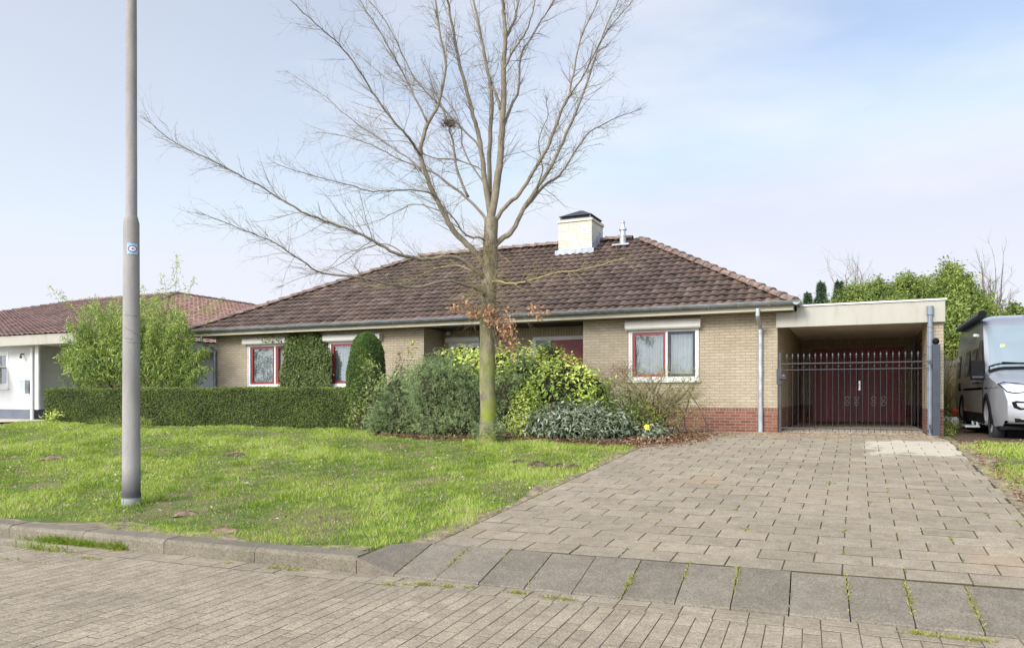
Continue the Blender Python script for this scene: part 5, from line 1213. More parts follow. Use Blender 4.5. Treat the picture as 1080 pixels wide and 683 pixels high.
# ------------------------------------------------------------------ leafy helpers
def sh_clumps(lst):
    """(px, py, Y, half width px, half height px, depth m, weight) -> lumps"""
    o = []
    for (px, py, Y, rx_, rz_, ry_, w_) in lst:
        c_ = wp(px, py, Y); f = Y/(ca+sa*(px-540)/FP); k = f/FP; o.append((tuple(c_), (rx_*k, ry_, rz_*k), w_))
    return o
def foliage(lst, n, L, W, mat, name, parent, seed, shell=.6, up=.3, droop=0.0, jitter=.6, zmin=None, tintf=None, sprig=0, fold=.25, core=None):
    r_ = np.random.default_rng(seed); cl_ = sh_clumps(lst); pos, d, rad = clump_points(r_, cl_, n, shell)
    cen = pos-d*1.0
    q1 = 1+.20*np.sin(d[:, 0]*7+pos[:, 1]*3+seed)*np.sin(d[:, 2]*6+pos[:, 0]*2.2)+.15*np.sin(d[:, 2]*13+d[:, 0]*11)
    stray = (r_.uniform(0, 1, n) < .10)*r_.uniform(0, .22, n); rr0 = np.array([max(.12, float(np.mean(c[1]))) for c in cl_]).mean()
    pos = pos+d*((q1-1+stray)*rr0)[:, None]
    pos = pos+r_.normal(0, L*.6, pos.shape); nrm = d+np.array([0, -.1, up])
    if zmin is not None: k = pos[:, 2] > zmin; pos, nrm, d = pos[k], nrm[k], d[k]
    lump = np.sin(pos[:, 0]*5.1+1)+np.sin(pos[:, 2]*6.3)+np.sin(pos[:, 1]*4.7+pos[:, 0]*2.9)
    tint = r_.uniform(0, 1, len(pos))*.75+.12+.07*lump
    if tintf is not None: tint = tint+tintf(pos)
    if sprig:     # sprays of needles: several narrow leaves from one point, pointing outward
        pos = np.repeat(pos, sprig, 0); dd = np.repeat(d+np.array([0, 0, .5]), sprig, 0)+r_.normal(0, .45, (len(pos), 3)); tint = np.repeat(tint, sprig)+r_.normal(0, .08, len(pos)); nrm = r_.normal(0, 1, pos.shape)
        pos = pos+dd*r_.uniform(0, L*.8, (len(pos), 1)); dirs = dd+r_.normal(0, .5, dd.shape)
    else: dirs = d*.6+r_.normal(0, .8, d.shape); dirs[:, 2] -= droop
    return leaves(name, pos, nrm, L, W, M[mat], parent, tint=tint, rng=r_, fold=fold, dirs=dirs, jitter=jitter)
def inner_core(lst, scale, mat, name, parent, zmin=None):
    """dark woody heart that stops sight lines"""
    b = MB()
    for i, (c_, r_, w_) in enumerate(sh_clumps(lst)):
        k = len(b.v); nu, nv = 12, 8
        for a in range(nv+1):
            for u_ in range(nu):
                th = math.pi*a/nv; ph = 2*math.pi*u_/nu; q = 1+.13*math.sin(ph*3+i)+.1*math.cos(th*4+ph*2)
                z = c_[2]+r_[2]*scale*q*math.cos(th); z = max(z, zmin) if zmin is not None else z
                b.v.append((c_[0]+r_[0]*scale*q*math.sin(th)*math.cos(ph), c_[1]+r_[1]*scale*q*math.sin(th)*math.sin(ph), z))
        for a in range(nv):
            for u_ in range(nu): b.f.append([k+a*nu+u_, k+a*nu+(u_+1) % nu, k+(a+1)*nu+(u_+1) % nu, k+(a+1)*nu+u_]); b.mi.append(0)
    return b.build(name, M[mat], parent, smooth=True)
def stems(base, lst, n, seed, mat, parent, r=.014, name='stems', bend=.12):
    r_ = np.random.default_rng(seed); cl_ = sh_clumps(lst); p, d, _ = clump_points(r_, cl_, n, .5); st = np.repeat(np.array([tuple(base)]), n, 0)+r_.normal(0, .1, (n, 3))*np.array([1.5, 1, 0]); t = np.linspace(0, 1, 6)[None, :, None]
    P = st[:, None]*(1-t)+p[:, None]*t; P[:, 1:-1] += r_.normal(0, bend*.5, (n, 4, 3)); B = Batch(); B.add(P, np.repeat(np.linspace(r, r*.3, 6)[None], n, 0), 5); return B.build(name, M[mat], parent)
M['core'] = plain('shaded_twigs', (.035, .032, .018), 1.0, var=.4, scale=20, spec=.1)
# ------------------------------------------------------------------ clipped hedge
HY0, HY1 = 14.45, 15.15; hx0, hx1 = wx(47, HY0), wx(373, HY0)
hedge = thing('clipped_hedge', 'long low clipped green hedge along the lawn before the bungalow', 'hedge', ((hx0+hx1)/2, 14.8, 0))
r_ = np.random.default_rng(21)
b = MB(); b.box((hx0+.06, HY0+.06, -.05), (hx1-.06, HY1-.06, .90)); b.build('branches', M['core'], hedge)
def hed(n, face):
    u_ = r_.uniform(0, 1, n); v_ = r_.uniform(0, 1, n); dep = r_.exponential(.022, n)
    x = hx0+(hx1-hx0)*u_
    if face == 'f': p = np.stack([x, HY0-.0+dep+.02*np.sin(x*2.1)+.015*np.sin(x*5.3+v_*6)+.03*(1-v_)*np.sin(x*1.3), .02+.95*v_], 1); nn = np.tile([0, -1, .2], (n, 1))
    elif face == 't': p = np.stack([x, HY0+(HY1-HY0)*v_, .965-dep+.015*np.sin(x*1.7)+.01*np.sin(x*4.1)], 1); nn = np.tile([0, -.2, 1], (n, 1))
    elif face == 'b': p = np.stack([x, HY1-dep, .02+.95*v_], 1); nn = np.tile([0, 1, .2], (n, 1))
    else: p = np.stack([np.full(n, hx0 if face == 'l' else hx1)+(dep if face == 'l' else -dep), HY0+(HY1-HY0)*u_, .02+.95*v_], 1); nn = np.tile([-1 if face == 'l' else 1, 0, .2], (n, 1))
    p += r_.normal(0, .012, p.shape); return p.astype(float), nn.astype(float)
PP, NN, TT = [], [], []
for fc, n in (('f', 42000), ('t', 24000), ('b', 5000), ('l', 2500), ('r', 2500)):
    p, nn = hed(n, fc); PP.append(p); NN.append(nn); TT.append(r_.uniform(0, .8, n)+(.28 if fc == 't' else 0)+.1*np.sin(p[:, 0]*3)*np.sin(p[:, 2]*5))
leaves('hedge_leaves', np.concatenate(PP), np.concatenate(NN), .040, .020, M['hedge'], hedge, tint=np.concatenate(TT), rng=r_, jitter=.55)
# dry grass tufts at the foot
# ------------------------------------------------------------------ clipped yew column
yc = wp(384, 449, 14.75); ry_ = .40
yew = thing('clipped_conifer', 'narrow dome-topped clipped conifer at the right end of the hedge', 'conifer', (yc.x, 14.85, 0)); ytop = zat(384, 351, 14.85)
n = 34000; t = r_.uniform(0, 1, n); an = r_.uniform(0, 6.283, n); prof_r = np.interp(t, [0, .1, .35, .6, .8, .91, .97, 1], [.40, .44, .47, .44, .38, .29, .17, .0]); rr_ = prof_r*(1-r_.exponential(.035, n))+.015*np.sin(an*5+t*14)
p = np.stack([yc.x+np.cos(an)*rr_, 14.85+np.sin(an)*rr_, t*ytop], 1); nn = np.stack([np.cos(an), np.sin(an), .3+0*t], 1); dd = nn+np.array([0, 0, 1.1])+r_.normal(0, .4, nn.shape)
leaves('conifer_leaves', p, nn, .05, .017, M['yew'], yew, tint=r_.uniform(0, .85, n)+.13*np.sin(an*4+t*9), rng=r_, dirs=dd)
b = MB(); b.lathe([(.36, 0), (.40, .1*ytop), (.42, .35*ytop), (.37, .6*ytop), (.30, .8*ytop), (.17, .92*ytop), (.0, .96*ytop)], (yc.x, 14.85, 0), n=16); b.build('trunk', M['core'], yew)
# ------------------------------------------------------------------ ivy climbing the wall
iv = wp(324, 380, 16.6); ivy = thing('wall_ivy', 'dense dark ivy clipped in a block on the wall between two windows', 'ivy', (iv.x, 16.6, 0))
pp = []
def ivw(z, side):
    pass
n = 15000; z0_, z1_ = -.02, zat(324, 347, 16.6)
zz = r_.uniform(z0_, z1_, n*2); xl = np.interp(zz, [0, 1.0, 1.5, 1.9, 2.2, 2.45], [wx(299, 16.6), wx(297, 16.6), wx(300, 16.6), wx(303, 16.6), wx(303, 16.6), wx(306, 16.6)]); xr = np.interp(zz, [0, 1.0, 1.5, 1.9, 2.1, 2.45], [wx(350, 16.6), wx(350, 16.6), wx(350, 16.6), wx(349, 16.6), wx(344, 16.6), wx(336, 16.6)])
xx = xl+(xr-xl)*r_.uniform(0, 1, n*2)+r_.normal(0, .04, n*2); dep = .10+.14*np.abs(np.sin(xx*4.3+zz*2.7))*np.abs(np.sin(zz*4.9+xx))+r_.normal(0, .02, n*2)
p = np.stack([xx, 16.64-dep*r_.uniform(.7, 1, n*2), zz], 1)
leaves('ivy_leaves', p, np.tile([0, -1., .35], (n*2, 1)), .06, .05, M['ivy'], ivy, tint=r_.uniform(0, .9, n*2)+.1*np.sin(xx*7)*np.sin(zz*6), rng=r_, droop=.8, jitter=.5)
b = MB(); b.prism([(wx(303, 16.6), 0), (wx(346, 16.6), 0), (wx(345, 16.6), 1.9), (wx(333, 16.6), 2.38), (wx(309, 16.6), 2.38)], 'y', 16.59, 16.665); b.build('stems', M['core'], ivy)
# a thin spray of ivy over the shutter box
r2 = np.random.default_rng(8); p = np.array([tuple(wp(296-i*.35+r2.normal(0, 1.5), 358+r2.normal(0, 2.2)-i*.02, 16.42+r2.normal(0, .03))) for i in range(60)]); leaves('ivy_leaves', p, np.tile([0, -1., .3], (60, 1)), .07, .05, M['ivy'], ivy, rng=r2)
# ------------------------------------------------------------------ blue green juniper
JY = 13.9
jl = [(430, 437, JY, 38, 28, .75, 3), (468, 420, JY, 36, 38, .8, 3.4), (412, 448, JY-.1, 24, 18, .6, 1.6), (486, 410, JY+.2, 22, 26, .6, 1.5), (450, 404, JY+.2, 20, 24, .6, 1.2), (470, 396, JY+.3, 12, 18, .4, .7), (516, 458, 12.75, 15, 9, .12, .35), (500, 435, JY+.1, 30, 32, .65, 2.2), (424, 414, JY+.1, 20, 20, .5, .8), (540, 425, JY+.35, 24, 34, .5, 1.5), (476, 448, JY-.25, 42, 16, .6, 1.6), (551, 400, JY+.5, 14, 24, .3, .8)]
jb = wp(468, 462, JY); jun = thing('juniper_bush', 'broad feathery blue-green juniper bush left of the bare tree trunk', 'bush', (jb.x, JY, -.1))
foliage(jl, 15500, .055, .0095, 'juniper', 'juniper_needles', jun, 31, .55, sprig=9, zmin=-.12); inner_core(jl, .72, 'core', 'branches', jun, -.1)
r3 = np.random.default_rng(77)   # sprays that break the outline
spr = []
for _ in range(170):
    c_, ra, _w = sh_clumps(jl)[r3.integers(0, 10)]; a = r3.uniform(0, 2*math.pi); e = r3.uniform(.2, 1.2); d = np.array([math.cos(a)*math.cos(e), math.sin(a)*math.cos(e), math.sin(e)]); s = np.array(c_)+d*np.array(ra)*.9
    for k in range(26): spr.append(s+(d+np.array([0, 0, .25]))*r3.uniform(0, .26)+r3.normal(0, .014, 3))
spr = np.array(spr); leaves('juniper_needles', spr, r3.normal(0, 1, spr.shape), .055, .009, M['juniper'], jun, rng=r3, dirs=r3.normal(0, .7, spr.shape)+np.array([0, 0, .8]), tint=r3.uniform(.3, 1, len(spr)))
# ------------------------------------------------------------------ yellow green laurel mound
LYY = 14.9
ll = [(560, 407, LYY, 46, 34, .8, 3), (600, 414, LYY-.35, 42, 32, .75, 3.4), (496, 392, LYY-.2, 32, 22, .6, 3.4), (540, 390, LYY+.1, 30, 22, .7, 1.5), (590, 398, LYY, 26, 22, .5, 1.4), (622, 428, LYY-.2, 24, 24, .6, 1.5), (580, 440, LYY-.3, 50, 22, .7, 2)]
lb = wp(565, 462, LYY); lau = thing('laurel_bush', 'rounded glossy yellow-green laurel bush behind the bare tree trunk', 'bush', (lb.x, LYY, 0))
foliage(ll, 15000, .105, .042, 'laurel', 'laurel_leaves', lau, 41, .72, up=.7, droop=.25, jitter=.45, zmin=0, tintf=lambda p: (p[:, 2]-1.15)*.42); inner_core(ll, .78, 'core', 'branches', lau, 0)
# low fresh-green shrub at the foot of the trunk on the right
gl = [(556, 430, 13.7, 15, 26, .35, 1), (548, 448, 13.6, 14, 14, .35, .7)]
gb = thing('young_shrub', 'small light green leafy shrub just right of the tree trunk', 'shrub', (wp(553, 458, 13.7).x, 13.7, -.05)); foliage(gl, 1500, .07, .028, 'laurel', 'shrub_leaves', gb, 43, .4, up=.4, tintf=lambda p: .1); stems(wp(553, 462, 13.7), gl, 14, 5, 'twig_dark', gb, .008)
# ------------------------------------------------------------------ grey green low shrub
sl = [(608, 445, 13.75, 42, 18, .6, 3), (640, 448, 13.7, 26, 14, .45, 1.4), (578, 448, 13.65, 28, 14, .45, 1.6), (604, 434, 14.0, 24, 12, .5, .7)]
sk_ = thing('low_evergreen_shrub', 'low dull grey-green shrub with drooping leaves below the laurel', 'shrub', (wp(610, 462, 13.7).x, 13.7, -.03))
foliage(sl, 5600, .12, .034, 'skimmia', 'shrub_leaves', sk_, 51, .6, up=.6, droop=.55, zmin=-.06); inner_core(sl, .62, 'core', 'stems', sk_, -.05)
# ------------------------------------------------------------------ bare twiggy shrub in front of window
TYY = 14.6
tl = [(690, 415, TYY, 44, 28, .6, 3), (715, 400, TYY, 28, 16, .5, 1.6), (665, 405, TYY, 32, 26, .5, 1.6), (700, 438, TYY-.1, 44, 18, .5, 2), (728, 420, TYY-.1, 18, 26, .4, 1)]
tb2 = wp(690, 459, TYY); tsh = thing('twiggy_shrub', 'sprawling half-bare shrub of yellowish twigs under the right window', 'shrub', (tb2.x, TYY, 0))
r4 = np.random.default_rng(61); cl_ = sh_clumps(tl); nst = 46; p, d, _ = clump_points(r4, cl_, nst, .75); st = np.repeat(np.array([tuple(tb2)]), nst, 0)+r4.normal(0, 1, (nst, 3))*np.array([.35, .12, 0]); t = np.linspace(0, 1, 7)[None, :, None]
P = st[:, None]*(1-t)+p[:, None]*t; P[:, 1:] += np.cumsum(r4.normal(0, .035, (nst, 6, 3)), 1); P[:, 1:-1, 2] += .12*np.sin(np.linspace(0, math.pi, 7))[None, 1:-1]
B = Batch(); Rr = np.repeat(np.linspace(.014, .004, 7)[None], nst, 0); B.add(P, Rr, 5); B.build('stems', M['twig_dark'], tsh)
B = Batch(); P2, R2 = children_of(r4, P, Rr, 11, .35, 1, .9, (.18, .42), .6, .0026, 6, .3, .0); B.add(P2, R2); P3_, R3 = children_of(r4, P2, R2, 4, .2, 1, .9, (.25, .55), .7, .0020, 5, .3, -.02); B.add(P3_, R3); B.build('twigs', M['twig_yellow'], tsh)['kind'] = 'stuff'
foliage(tl, 2600, .035, .018, 'variegated', 'buds', tsh, 62, .3, zmin=.02)
foliage([(640, 398, 14.9, 26, 14, .4, 1), (660, 390, 14.9, 16, 10, .4, 1)], 700, .04, .018, 'pink', 'red_buds', tsh, 63, .2)
ul = [(658, 432, 14.3, 26, 22, .45, 2), (648, 445, 14.1, 22, 14, .4, 1.2), (678, 440, 14.3, 24, 16, .4, 1)]
ug = thing('dark_green_shrub', 'dark green tangled shrub between the low grey-green shrub and the twiggy one', 'shrub', (wp(660, 460, 14.3).x, 14.3, 0)); foliage(ul, 4200, .05, .022, 'hedge', 'shrub_leaves', ug, 65, .4, zmin=0, tintf=lambda p: .12); stems(wp(660, 462, 14.3), ul, 30, 66, 'twig_dark', ug, .01)
# ------------------------------------------------------------------ thin shrub with pale leaves before the yew
vl = [(382, 425, 14.2, 17, 30, .25, 2), (374, 440, 14.2, 10, 14, .2, 1), (398, 408, 14.2, 12, 20, .2, .8), (390, 385, 14.2, 6, 10, .15, .4)]
vs_ = thing('pale_leaved_shrub', 'thin open shrub with pale yellow-green leaves before the clipped conifer', 'shrub', (wp(384, 455, 14.2).x, 14.2, 0)); foliage(vl, 620, .085, .045, 'variegated', 'shrub_leaves', vs_, 71, .1, up=.2, droop=.2); foliage(vl, 500, .06, .03, 'skimmia', 'old_leaves', vs_, 73, .1); stems(wp(384, 460, 14.2), vl, 22, 72, 'twig_dark', vs_, .008)
rl = [(424, 385, 15.6, 6, 22, .15, 1), (433, 368, 15.6, 3, 12, .1, .5), (415, 400, 15.6, 8, 14, .15, .6)]
rs_ = thing('climbing_rose', 'lanky climbing rose with sparse yellow-green leaves against the cream wall', 'rose', (wp(424, 450, 15.6).x, 15.6, 0)); foliage(rl, 130, .085, .045, 'variegated', 'rose_leaves', rs_, 74, .1); foliage([(422, 392, 15.6, 9, 12, .15, 1)], 90, .07, .035, 'pink', 'red_leaves', rs_, 76, .1); stems(wp(424, 455, 15.6), rl+[(418, 362, 16.3, 4, 14, .1, .4)], 12, 75, 'twig', rs_, .007, bend=.06)
# plants beside the entrance, seen above the laurel
pl1 = [(497, 380, 16.2, 10, 12, .3, 1), (462, 385, 16.2, 8, 14, .3, .8)]
hp = thing('hydrangea', 'leggy shrub with dry pinkish leaves before the entrance window', 'shrub', (wp(485, 455, 16.2).x, 16.2, 0)); foliage(pl1, 130, .07, .04, 'pink', 'dry_leaves', hp, 81, .1); stems(wp(485, 455, 16.2), pl1, 22, 82, 'twig_dark', hp, .006)
bl2 = [(578, 368, 16.6, 13, 9, .35, 1)]
bx2 = thing('round_boxwood', 'small dark clipped round bush standing below the entrance side light', 'bush', (wp(578, 455, 16.6).x, 16.6, 0)); foliage([(578, 372, 16.6, 14, 12, .35, 1), (578, 400, 16.6, 15, 26, .35, 1)], 3600, .03, .018, 'yew', 'bush_leaves', bx2, 83, .8, tintf=lambda p: .2); inner_core([(578, 376, 16.6, 12, 10, .3, 1), (578, 410, 16.6, 13, 34, .3, 1)], .95, 'core', 'branches', bx2, 0)
# yellow flower with grey leaves
fl_ = wp(683, 450, 13.55); flw = thing('yellow_flower_clump', 'small clump with grey-green leaves and one bright yellow bloom near the drive', 'flower', (fl_.x, 13.55, gz(0, 13.55)))
foliage([(688, 459, 13.5, 14, 6, .3, 1), (700, 457, 13.6, 8, 5, .2, .5)], 420, .10, .03, 'skimmia', 'flower_leaves', flw, 85, .2, up=.8)
b = MB()
for k in range(7):
    a = 2*math.pi*k/7; c_ = Vector((fl_.x, 13.5, fl_.z)); d = Vector((math.cos(a), -.35, math.sin(a)))*.05; s_ = Vector((-math.sin(a), 0, math.cos(a)))*.028; b.add([c_, c_+d*.6+s_, c_+d*1.2, c_+d*.6-s_], [(0, 1, 2, 3)])
b.lathe([(0, -.03), (.02, -.02), (.022, 0), (0, .01)], (fl_.x, 13.5, fl_.z), axis='y', n=10); b.build('bloom', M['yellow'], flw)
b = MB(); b.tube([(fl_.x, 13.52, gz(0, 13.5)), (fl_.x, 13.51, fl_.z)], .004, 5); b.build('stem', M['moss'], flw)
# ------------------------------------------------------------------ bamboo
BY_ = 15.9
bl = [(135, 378, BY_, 56, 32, .9, 3), (95, 385, BY_-.5, 28, 26, .6, 1.5), (180, 385, BY_, 32, 26, .8, 1.8), (150, 350, BY_, 40, 26, .7, 1.5)]
bb = wp(145, 440, BY_); bam = thing('bamboo_clump', 'big bright green bamboo clump behind the hedge between the two houses', 'bamboo', (bb.x, BY_, 0))
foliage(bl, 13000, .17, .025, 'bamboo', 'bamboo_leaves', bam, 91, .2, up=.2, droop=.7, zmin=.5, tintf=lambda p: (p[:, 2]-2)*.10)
stems(bb, bl, 60, 92, 'twig_yellow', bam, .011, 'culms')
r5 = np.random.default_rng(93); B = Batch(); lv = []
for (px0, py0, px1, py1, n_) in ((182, 330, 187, 268, 130), (176, 330, 172, 288, 60), (88, 335, 50, 300, 60), (86, 338, 62, 306, 40), (152, 320, 150, 300, 40), (215, 345, 236, 312, 50), (205, 335, 222, 318, 40), (192, 325, 205, 290, 50)):
    a, c_ = np.array(wp(px0, py0, BY_)), np.array(wp(px1, py1, BY_)); t = np.linspace(0, 1, 6)[:, None]; P = a*(1-t)+c_*t; P[:, 0] += .05*np.sin(t[:, 0]*3); B.add(P[None], np.linspace(.009, .003, 6)[None], 4)
    tt_ = r5.uniform(.25, 1, n_)[:, None]; q = a*(1-tt_)+c_*tt_; lv.append(q+r5.normal(0, .15, q.shape)*(1.15-tt_))
env = lambda x: float(np.interp(x, [60, 72, 88, 107, 130, 150, 172, 188, 200, 212, 224], [368, 338, 322, 314, 310, 308, 306, 318, 338, 362, 380]))
for k in range(130):
    px1 = r5.uniform(62, 222); py1 = env(px1)+abs(r5.normal(0, 26)); Yb = 15.5+r5.normal(0, .45); Yb = min(max(Yb, 15.05), 16.1); px0 = 145+(px1-145)*.35+r5.normal(0, 8)
    a = np.array(wp(px0, 438, 15.9)); c_ = np.array(wp(px1, py1, Yb)); t = np.linspace(0, 1, 8)[:, None]; P = a*(1-t)+c_*t; P[:, 2] += .55*np.sin(t[:, 0]*math.pi*.9)*t[:, 0]*(1 if abs(px1-145) > 35 else .2); P[1:-1] += r5.normal(0, .03, (6, 3)); B.add(P[None], np.linspace(.011, .003, 8)[None], 4)
    n_ = 210; tt_ = r5.uniform(.3, 1, n_)**.8; ii = np.minimum((tt_*7).astype(int), 6); fr_ = (tt_*7-ii)[:, None]; q = P[ii]*(1-fr_)+P[ii+1]*fr_; lv.append(q+r5.normal(0, .11, q.shape)*(1.25-tt_[:, None]*.8)-np.array([0, 0, .04]))
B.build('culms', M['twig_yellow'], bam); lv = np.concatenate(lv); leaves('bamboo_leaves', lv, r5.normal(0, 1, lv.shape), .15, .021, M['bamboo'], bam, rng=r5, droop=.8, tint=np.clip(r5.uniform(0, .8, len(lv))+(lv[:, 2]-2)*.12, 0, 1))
# small plant at the hedge's left end
fe = [(52, 443, 14.1, 6, 7, .2, 1), (60, 436, 14.2, 5, 6, .2, .6)]
fw_ = thing('corner_weed', 'bright green weed at the left foot of the hedge', 'plant', (wp(53, 448, 14.1).x, 14.1, 0)); foliage(fe, 260, .09, .03, 'laurel', 'weed_leaves', fw_, 95, .1)
gt = thing('dry_grass', 'pale strappy grass tufts growing at the foot of the hedge', 'grass tuft', (wp(115, 446, 14.2).x, 14.2, 0)); gt['kind'] = 'stuff'; r6 = np.random.default_rng(96)
cs = np.concatenate([np.array([tuple(wp(p_, 449, 14.25))])+r6.normal(0, 1, (34, 3))*np.array([.10, .06, 0]) for p_ in (103, 112, 120, 130, 152, 160)]); cs[:, 2] = 0; leaves('grass_blades', cs, r6.normal(0, 1, cs.shape), .26, .014, M['variegated'], gt, rng=r6, dirs=r6.normal(0, .45, cs.shape)+np.array([0, -.1, .9]))
# ================================================================== FAR TREES, FENCE, SMALL THINGS
def far_tree(name, label, cat, px, Y, ybase, clumps, n, L, W, mat, seed, group=None):
    c_ = wp(px, ybase, Y); t = thing(name, label, cat, (c_.x, Y, 0), group)
    ls = [(a, b_, Y, cx_2, cz_, dep, w_) for (a, b_, cx_2, cz_, dep, w_) in clumps]
    foliage(ls, n, L, W, mat, 'crown', t, seed, .35, up=.4, jitter=.7)
    stems((c_.x, Y, 0), ls, 26, seed+1, 'twig_dark', t, .05, 'branches', bend=.25)
    b = MB(); top_ = min(c2[1] for c2 in clumps)+8; b.tube(smooth_path([(c_.x, Y, 0), (c_.x+.1, Y, 1.5), tuple(wp(px+2, (ybase+top_)/2, Y)), tuple(wp(px, top_, Y))], 3), [.14]*4+[.1]*3+[.05]*3, 8); b.build('trunk', M['twig_dark'], t); return t
def conifer(px, ytop, Y, wpx, label, seed, n=9000):
    r_ = np.random.default_rng(seed); tp = wp(px, ytop, Y); H = tp.z; k = Y/(ca+sa*(px-540)/FP)/FP; Rm = wpx*k
    t = thing('conifer', label, 'conifer', (tp.x, Y, 0), 'conifers beyond the carport roof'); h = r_.uniform(.1, 1, n)**.8; an = r_.uniform(0, 6.283, n); lay = .7+.3*np.sin(h*46+an*2); rad = 2.7*Rm*(1-h)**1.0*lay*(.45+.55*r_.uniform(0, 1, n)**.5)+.03
    p = np.stack([tp.x+np.cos(an)*rad, Y+np.sin(an)*rad, h*H-.15*rad], 1); nn = np.stack([np.cos(an)*.4, np.sin(an)*.4, 1+0*h], 1); dd = np.stack([np.cos(an), np.sin(an), -.15+0*h], 1)
    leaves('crown', p, nn, .16, .05, M['farconifer'], t, rng=r_, dirs=dd+r_.normal(0, .35, dd.shape)); b = MB(); b.tube([(tp.x, Y, 0), (tp.x, Y, H-.1)], [.12, .015], 8); b.build('trunk', M['twig_dark'], t)
conifer(866, 298, 34, 13, 'dark conifer beyond the carport, the middle one of the three', 201)
conifer(885, 297, 33, 13, 'dark conifer beyond the carport, the right one of the three', 202)
conifer(852, 309, 36, 10, 'small dark conifer beyond the carport, the one beside the tiled roof', 203, 6000)
FT = 33
far_tree('garden_tree', 'light green bushy tree showing over the middle of the carport roof', 'tree', 915, FT, 418, [(912, 330, 34, 26, 2, 2), (905, 312, 16, 10, 1.2, .6), (926, 308, 9, 12, .8, .6), (940, 322, 16, 10, 1.2, .7), (890, 325, 14, 12, 1, .6)], 20000, .12, .055, 'farleaf', 211)
far_tree('garden_tree', 'wide yellow-green tree over the right end of the carport roof', 'tree', 968, FT+1, 418, [(965, 335, 34, 34, 2, 2), (955, 302, 12, 10, 1, .7), (972, 308, 18, 12, 1.2, .9), (985, 316, 14, 18, 1.2, .8), (950, 318, 14, 16, 1.2, .6)], 24000, .12, .055, 'farleaf', 221)
far_tree('garden_tree', 'tall green tree between the carport and the motorhome', 'tree', 1006, FT-7, 418, [(1008, 345, 26, 44, 2, 2.4), (1003, 300, 9, 20, .9, .9), (1012, 308, 10, 14, .9, .7), (998, 316, 12, 16, 1, .7), (1024, 326, 16, 16, 1.2, .9), (1032, 340, 14, 18, 1.2, .7), (1005, 380, 22, 34, 1.4, 1.5)], 40000, .11, .05, 'farleaf', 231)
far_tree('garden_tree', 'small leafy treetop peeping over the motorhome roof', 'tree', 1072, FT-4, 418, [(1070, 332, 4, 8, .5, 1), (1080, 350, 18, 22, 1.5, 1)], 2600, .13, .07, 'farleaf', 241)
_s = far_tree('background_shrubbery', 'row of mixed green shrubs beyond the garden behind the carport', 'shrubs', 940, FT+5, 418, [(860, 340, 30, 24, 2, 1), (900, 345, 34, 26, 2, 1), (950, 345, 36, 28, 2, 1), (1000, 350, 36, 30, 2, 1), (1050, 360, 40, 34, 2, 1), (1090, 365, 40, 34, 2, 1)], 24000, .14, .07, 'farleaf', 251); _s['kind'] = 'stuff'
def bare_tree(label, px, ytop, Y, seed, n1=16, spread=20):
    r_ = np.random.default_rng(seed); b0 = wp(px, 418, Y); b0.z = 0; tp = wp(px, ytop, Y); H = tp.z; t = thing('distant_bare_tree', label, 'tree', (b0.x, Y, 0), 'leafless trees in the distance'); k = Y/(ca+sa*(px-540)/FP)/FP
    b = MB(); b.tube(smooth_path([(b0.x, Y, 0), (b0.x+.1, Y, H*.35), (b0.x-.05, Y, H*.55)], 4), [.13]*5+[.09]*4, 8); b.build('trunk', M['twig'], t)
    h = r_.uniform(.3, .56, n1)*H; st = np.stack([np.full(n1, b0.x), np.full(n1, Y), h], 1); tg = np.stack([b0.x+r_.uniform(-1, 1, n1)*spread*k, Y+r_.normal(0, .8, n1), H*r_.uniform(.72, 1.0, n1)], 1); tt = np.linspace(0, 1, 7)[None, :, None]; P = st[:, None]*(1-tt)+tg[:, None]*tt; P[:, 1:] += np.cumsum(r_.normal(0, .05, (n1, 6, 3)), 1); P[:, 1:-1, 2] -= .12*np.sin(np.linspace(0, 3.14, 7))[None, 1:-1]
    B = Batch(); Rr = np.repeat(np.linspace(.05, .012, 7)[None], n1, 0); B.add(P, Rr, 4); P2, R2 = children_of(r_, P, Rr, 7, .3, 1, .5, (.2, .45), .5, .007, 5, .15, .05); B.add(P2, R2); P3_, R3 = children_of(r_, P2, R2, 4, .2, 1, .5, (.3, .6), .7, .005, 4); B.add(P3_, R3); B.build('crown', M['twig'], t)
bare_tree('bare tree over the middle of the carport roof', 903, 281, 40, 261, 16, 20)
bare_tree('bare tree rising behind the motorhome roof', 1044, 279, 36, 262, 15, 18)
# distant shrub masses so that nothing empty shows beyond the houses
_s = far_tree('background_trees', 'low line of green trees far beyond the neighbouring house', 'trees', 100, 60, 418, [(20, 395, 60, 22, 3, 1), (120, 395, 60, 22, 3, 1), (230, 398, 60, 20, 3, 1)], 6000, .4, .2, 'farleaf', 271); _s['kind'] = 'stuff'
# dark garden fence beyond the carport pier
fn = thing('garden_fence', 'dark slatted garden fence between the carport and the motorhome', 'fence', (3, 24.5, 0)); b = MB()
for i in range(9): b.box((CX1+.1, 24.5, .08+i*.19), (12, 24.53, .08+i*.19+.16))
b.build('slats', M['post'], fn); 
for i in range(6): b = MB(); b.box((CX1+.15+i*2, 24.53, 0), (CX1+.25+i*2, 24.63, 1.9)); b.build('post', M['post'], fn)
pg = wp(1001, 385, 22.5); pam = thing('pampas_grass', 'straw coloured ornamental grass beside the carport wall', 'ornamental grass', (CX1+.5, 22.5, 0)); r7 = np.random.default_rng(281)
st = np.array([CX1+.55, 22.5, 0])+r7.normal(0, 1, (500, 3))*np.array([.14, .12, 0]); P, Rr = grow(r7, st, r7.normal(0, .22, (500, 3))+np.array([0, 0, 1]), r7.uniform(.9, 2.1, 500), np.full(500, .008), 8, .12, -.09); B = Batch(); B.add(P, Rr); B.build('grass_stalks', M['twig_yellow'], pam)
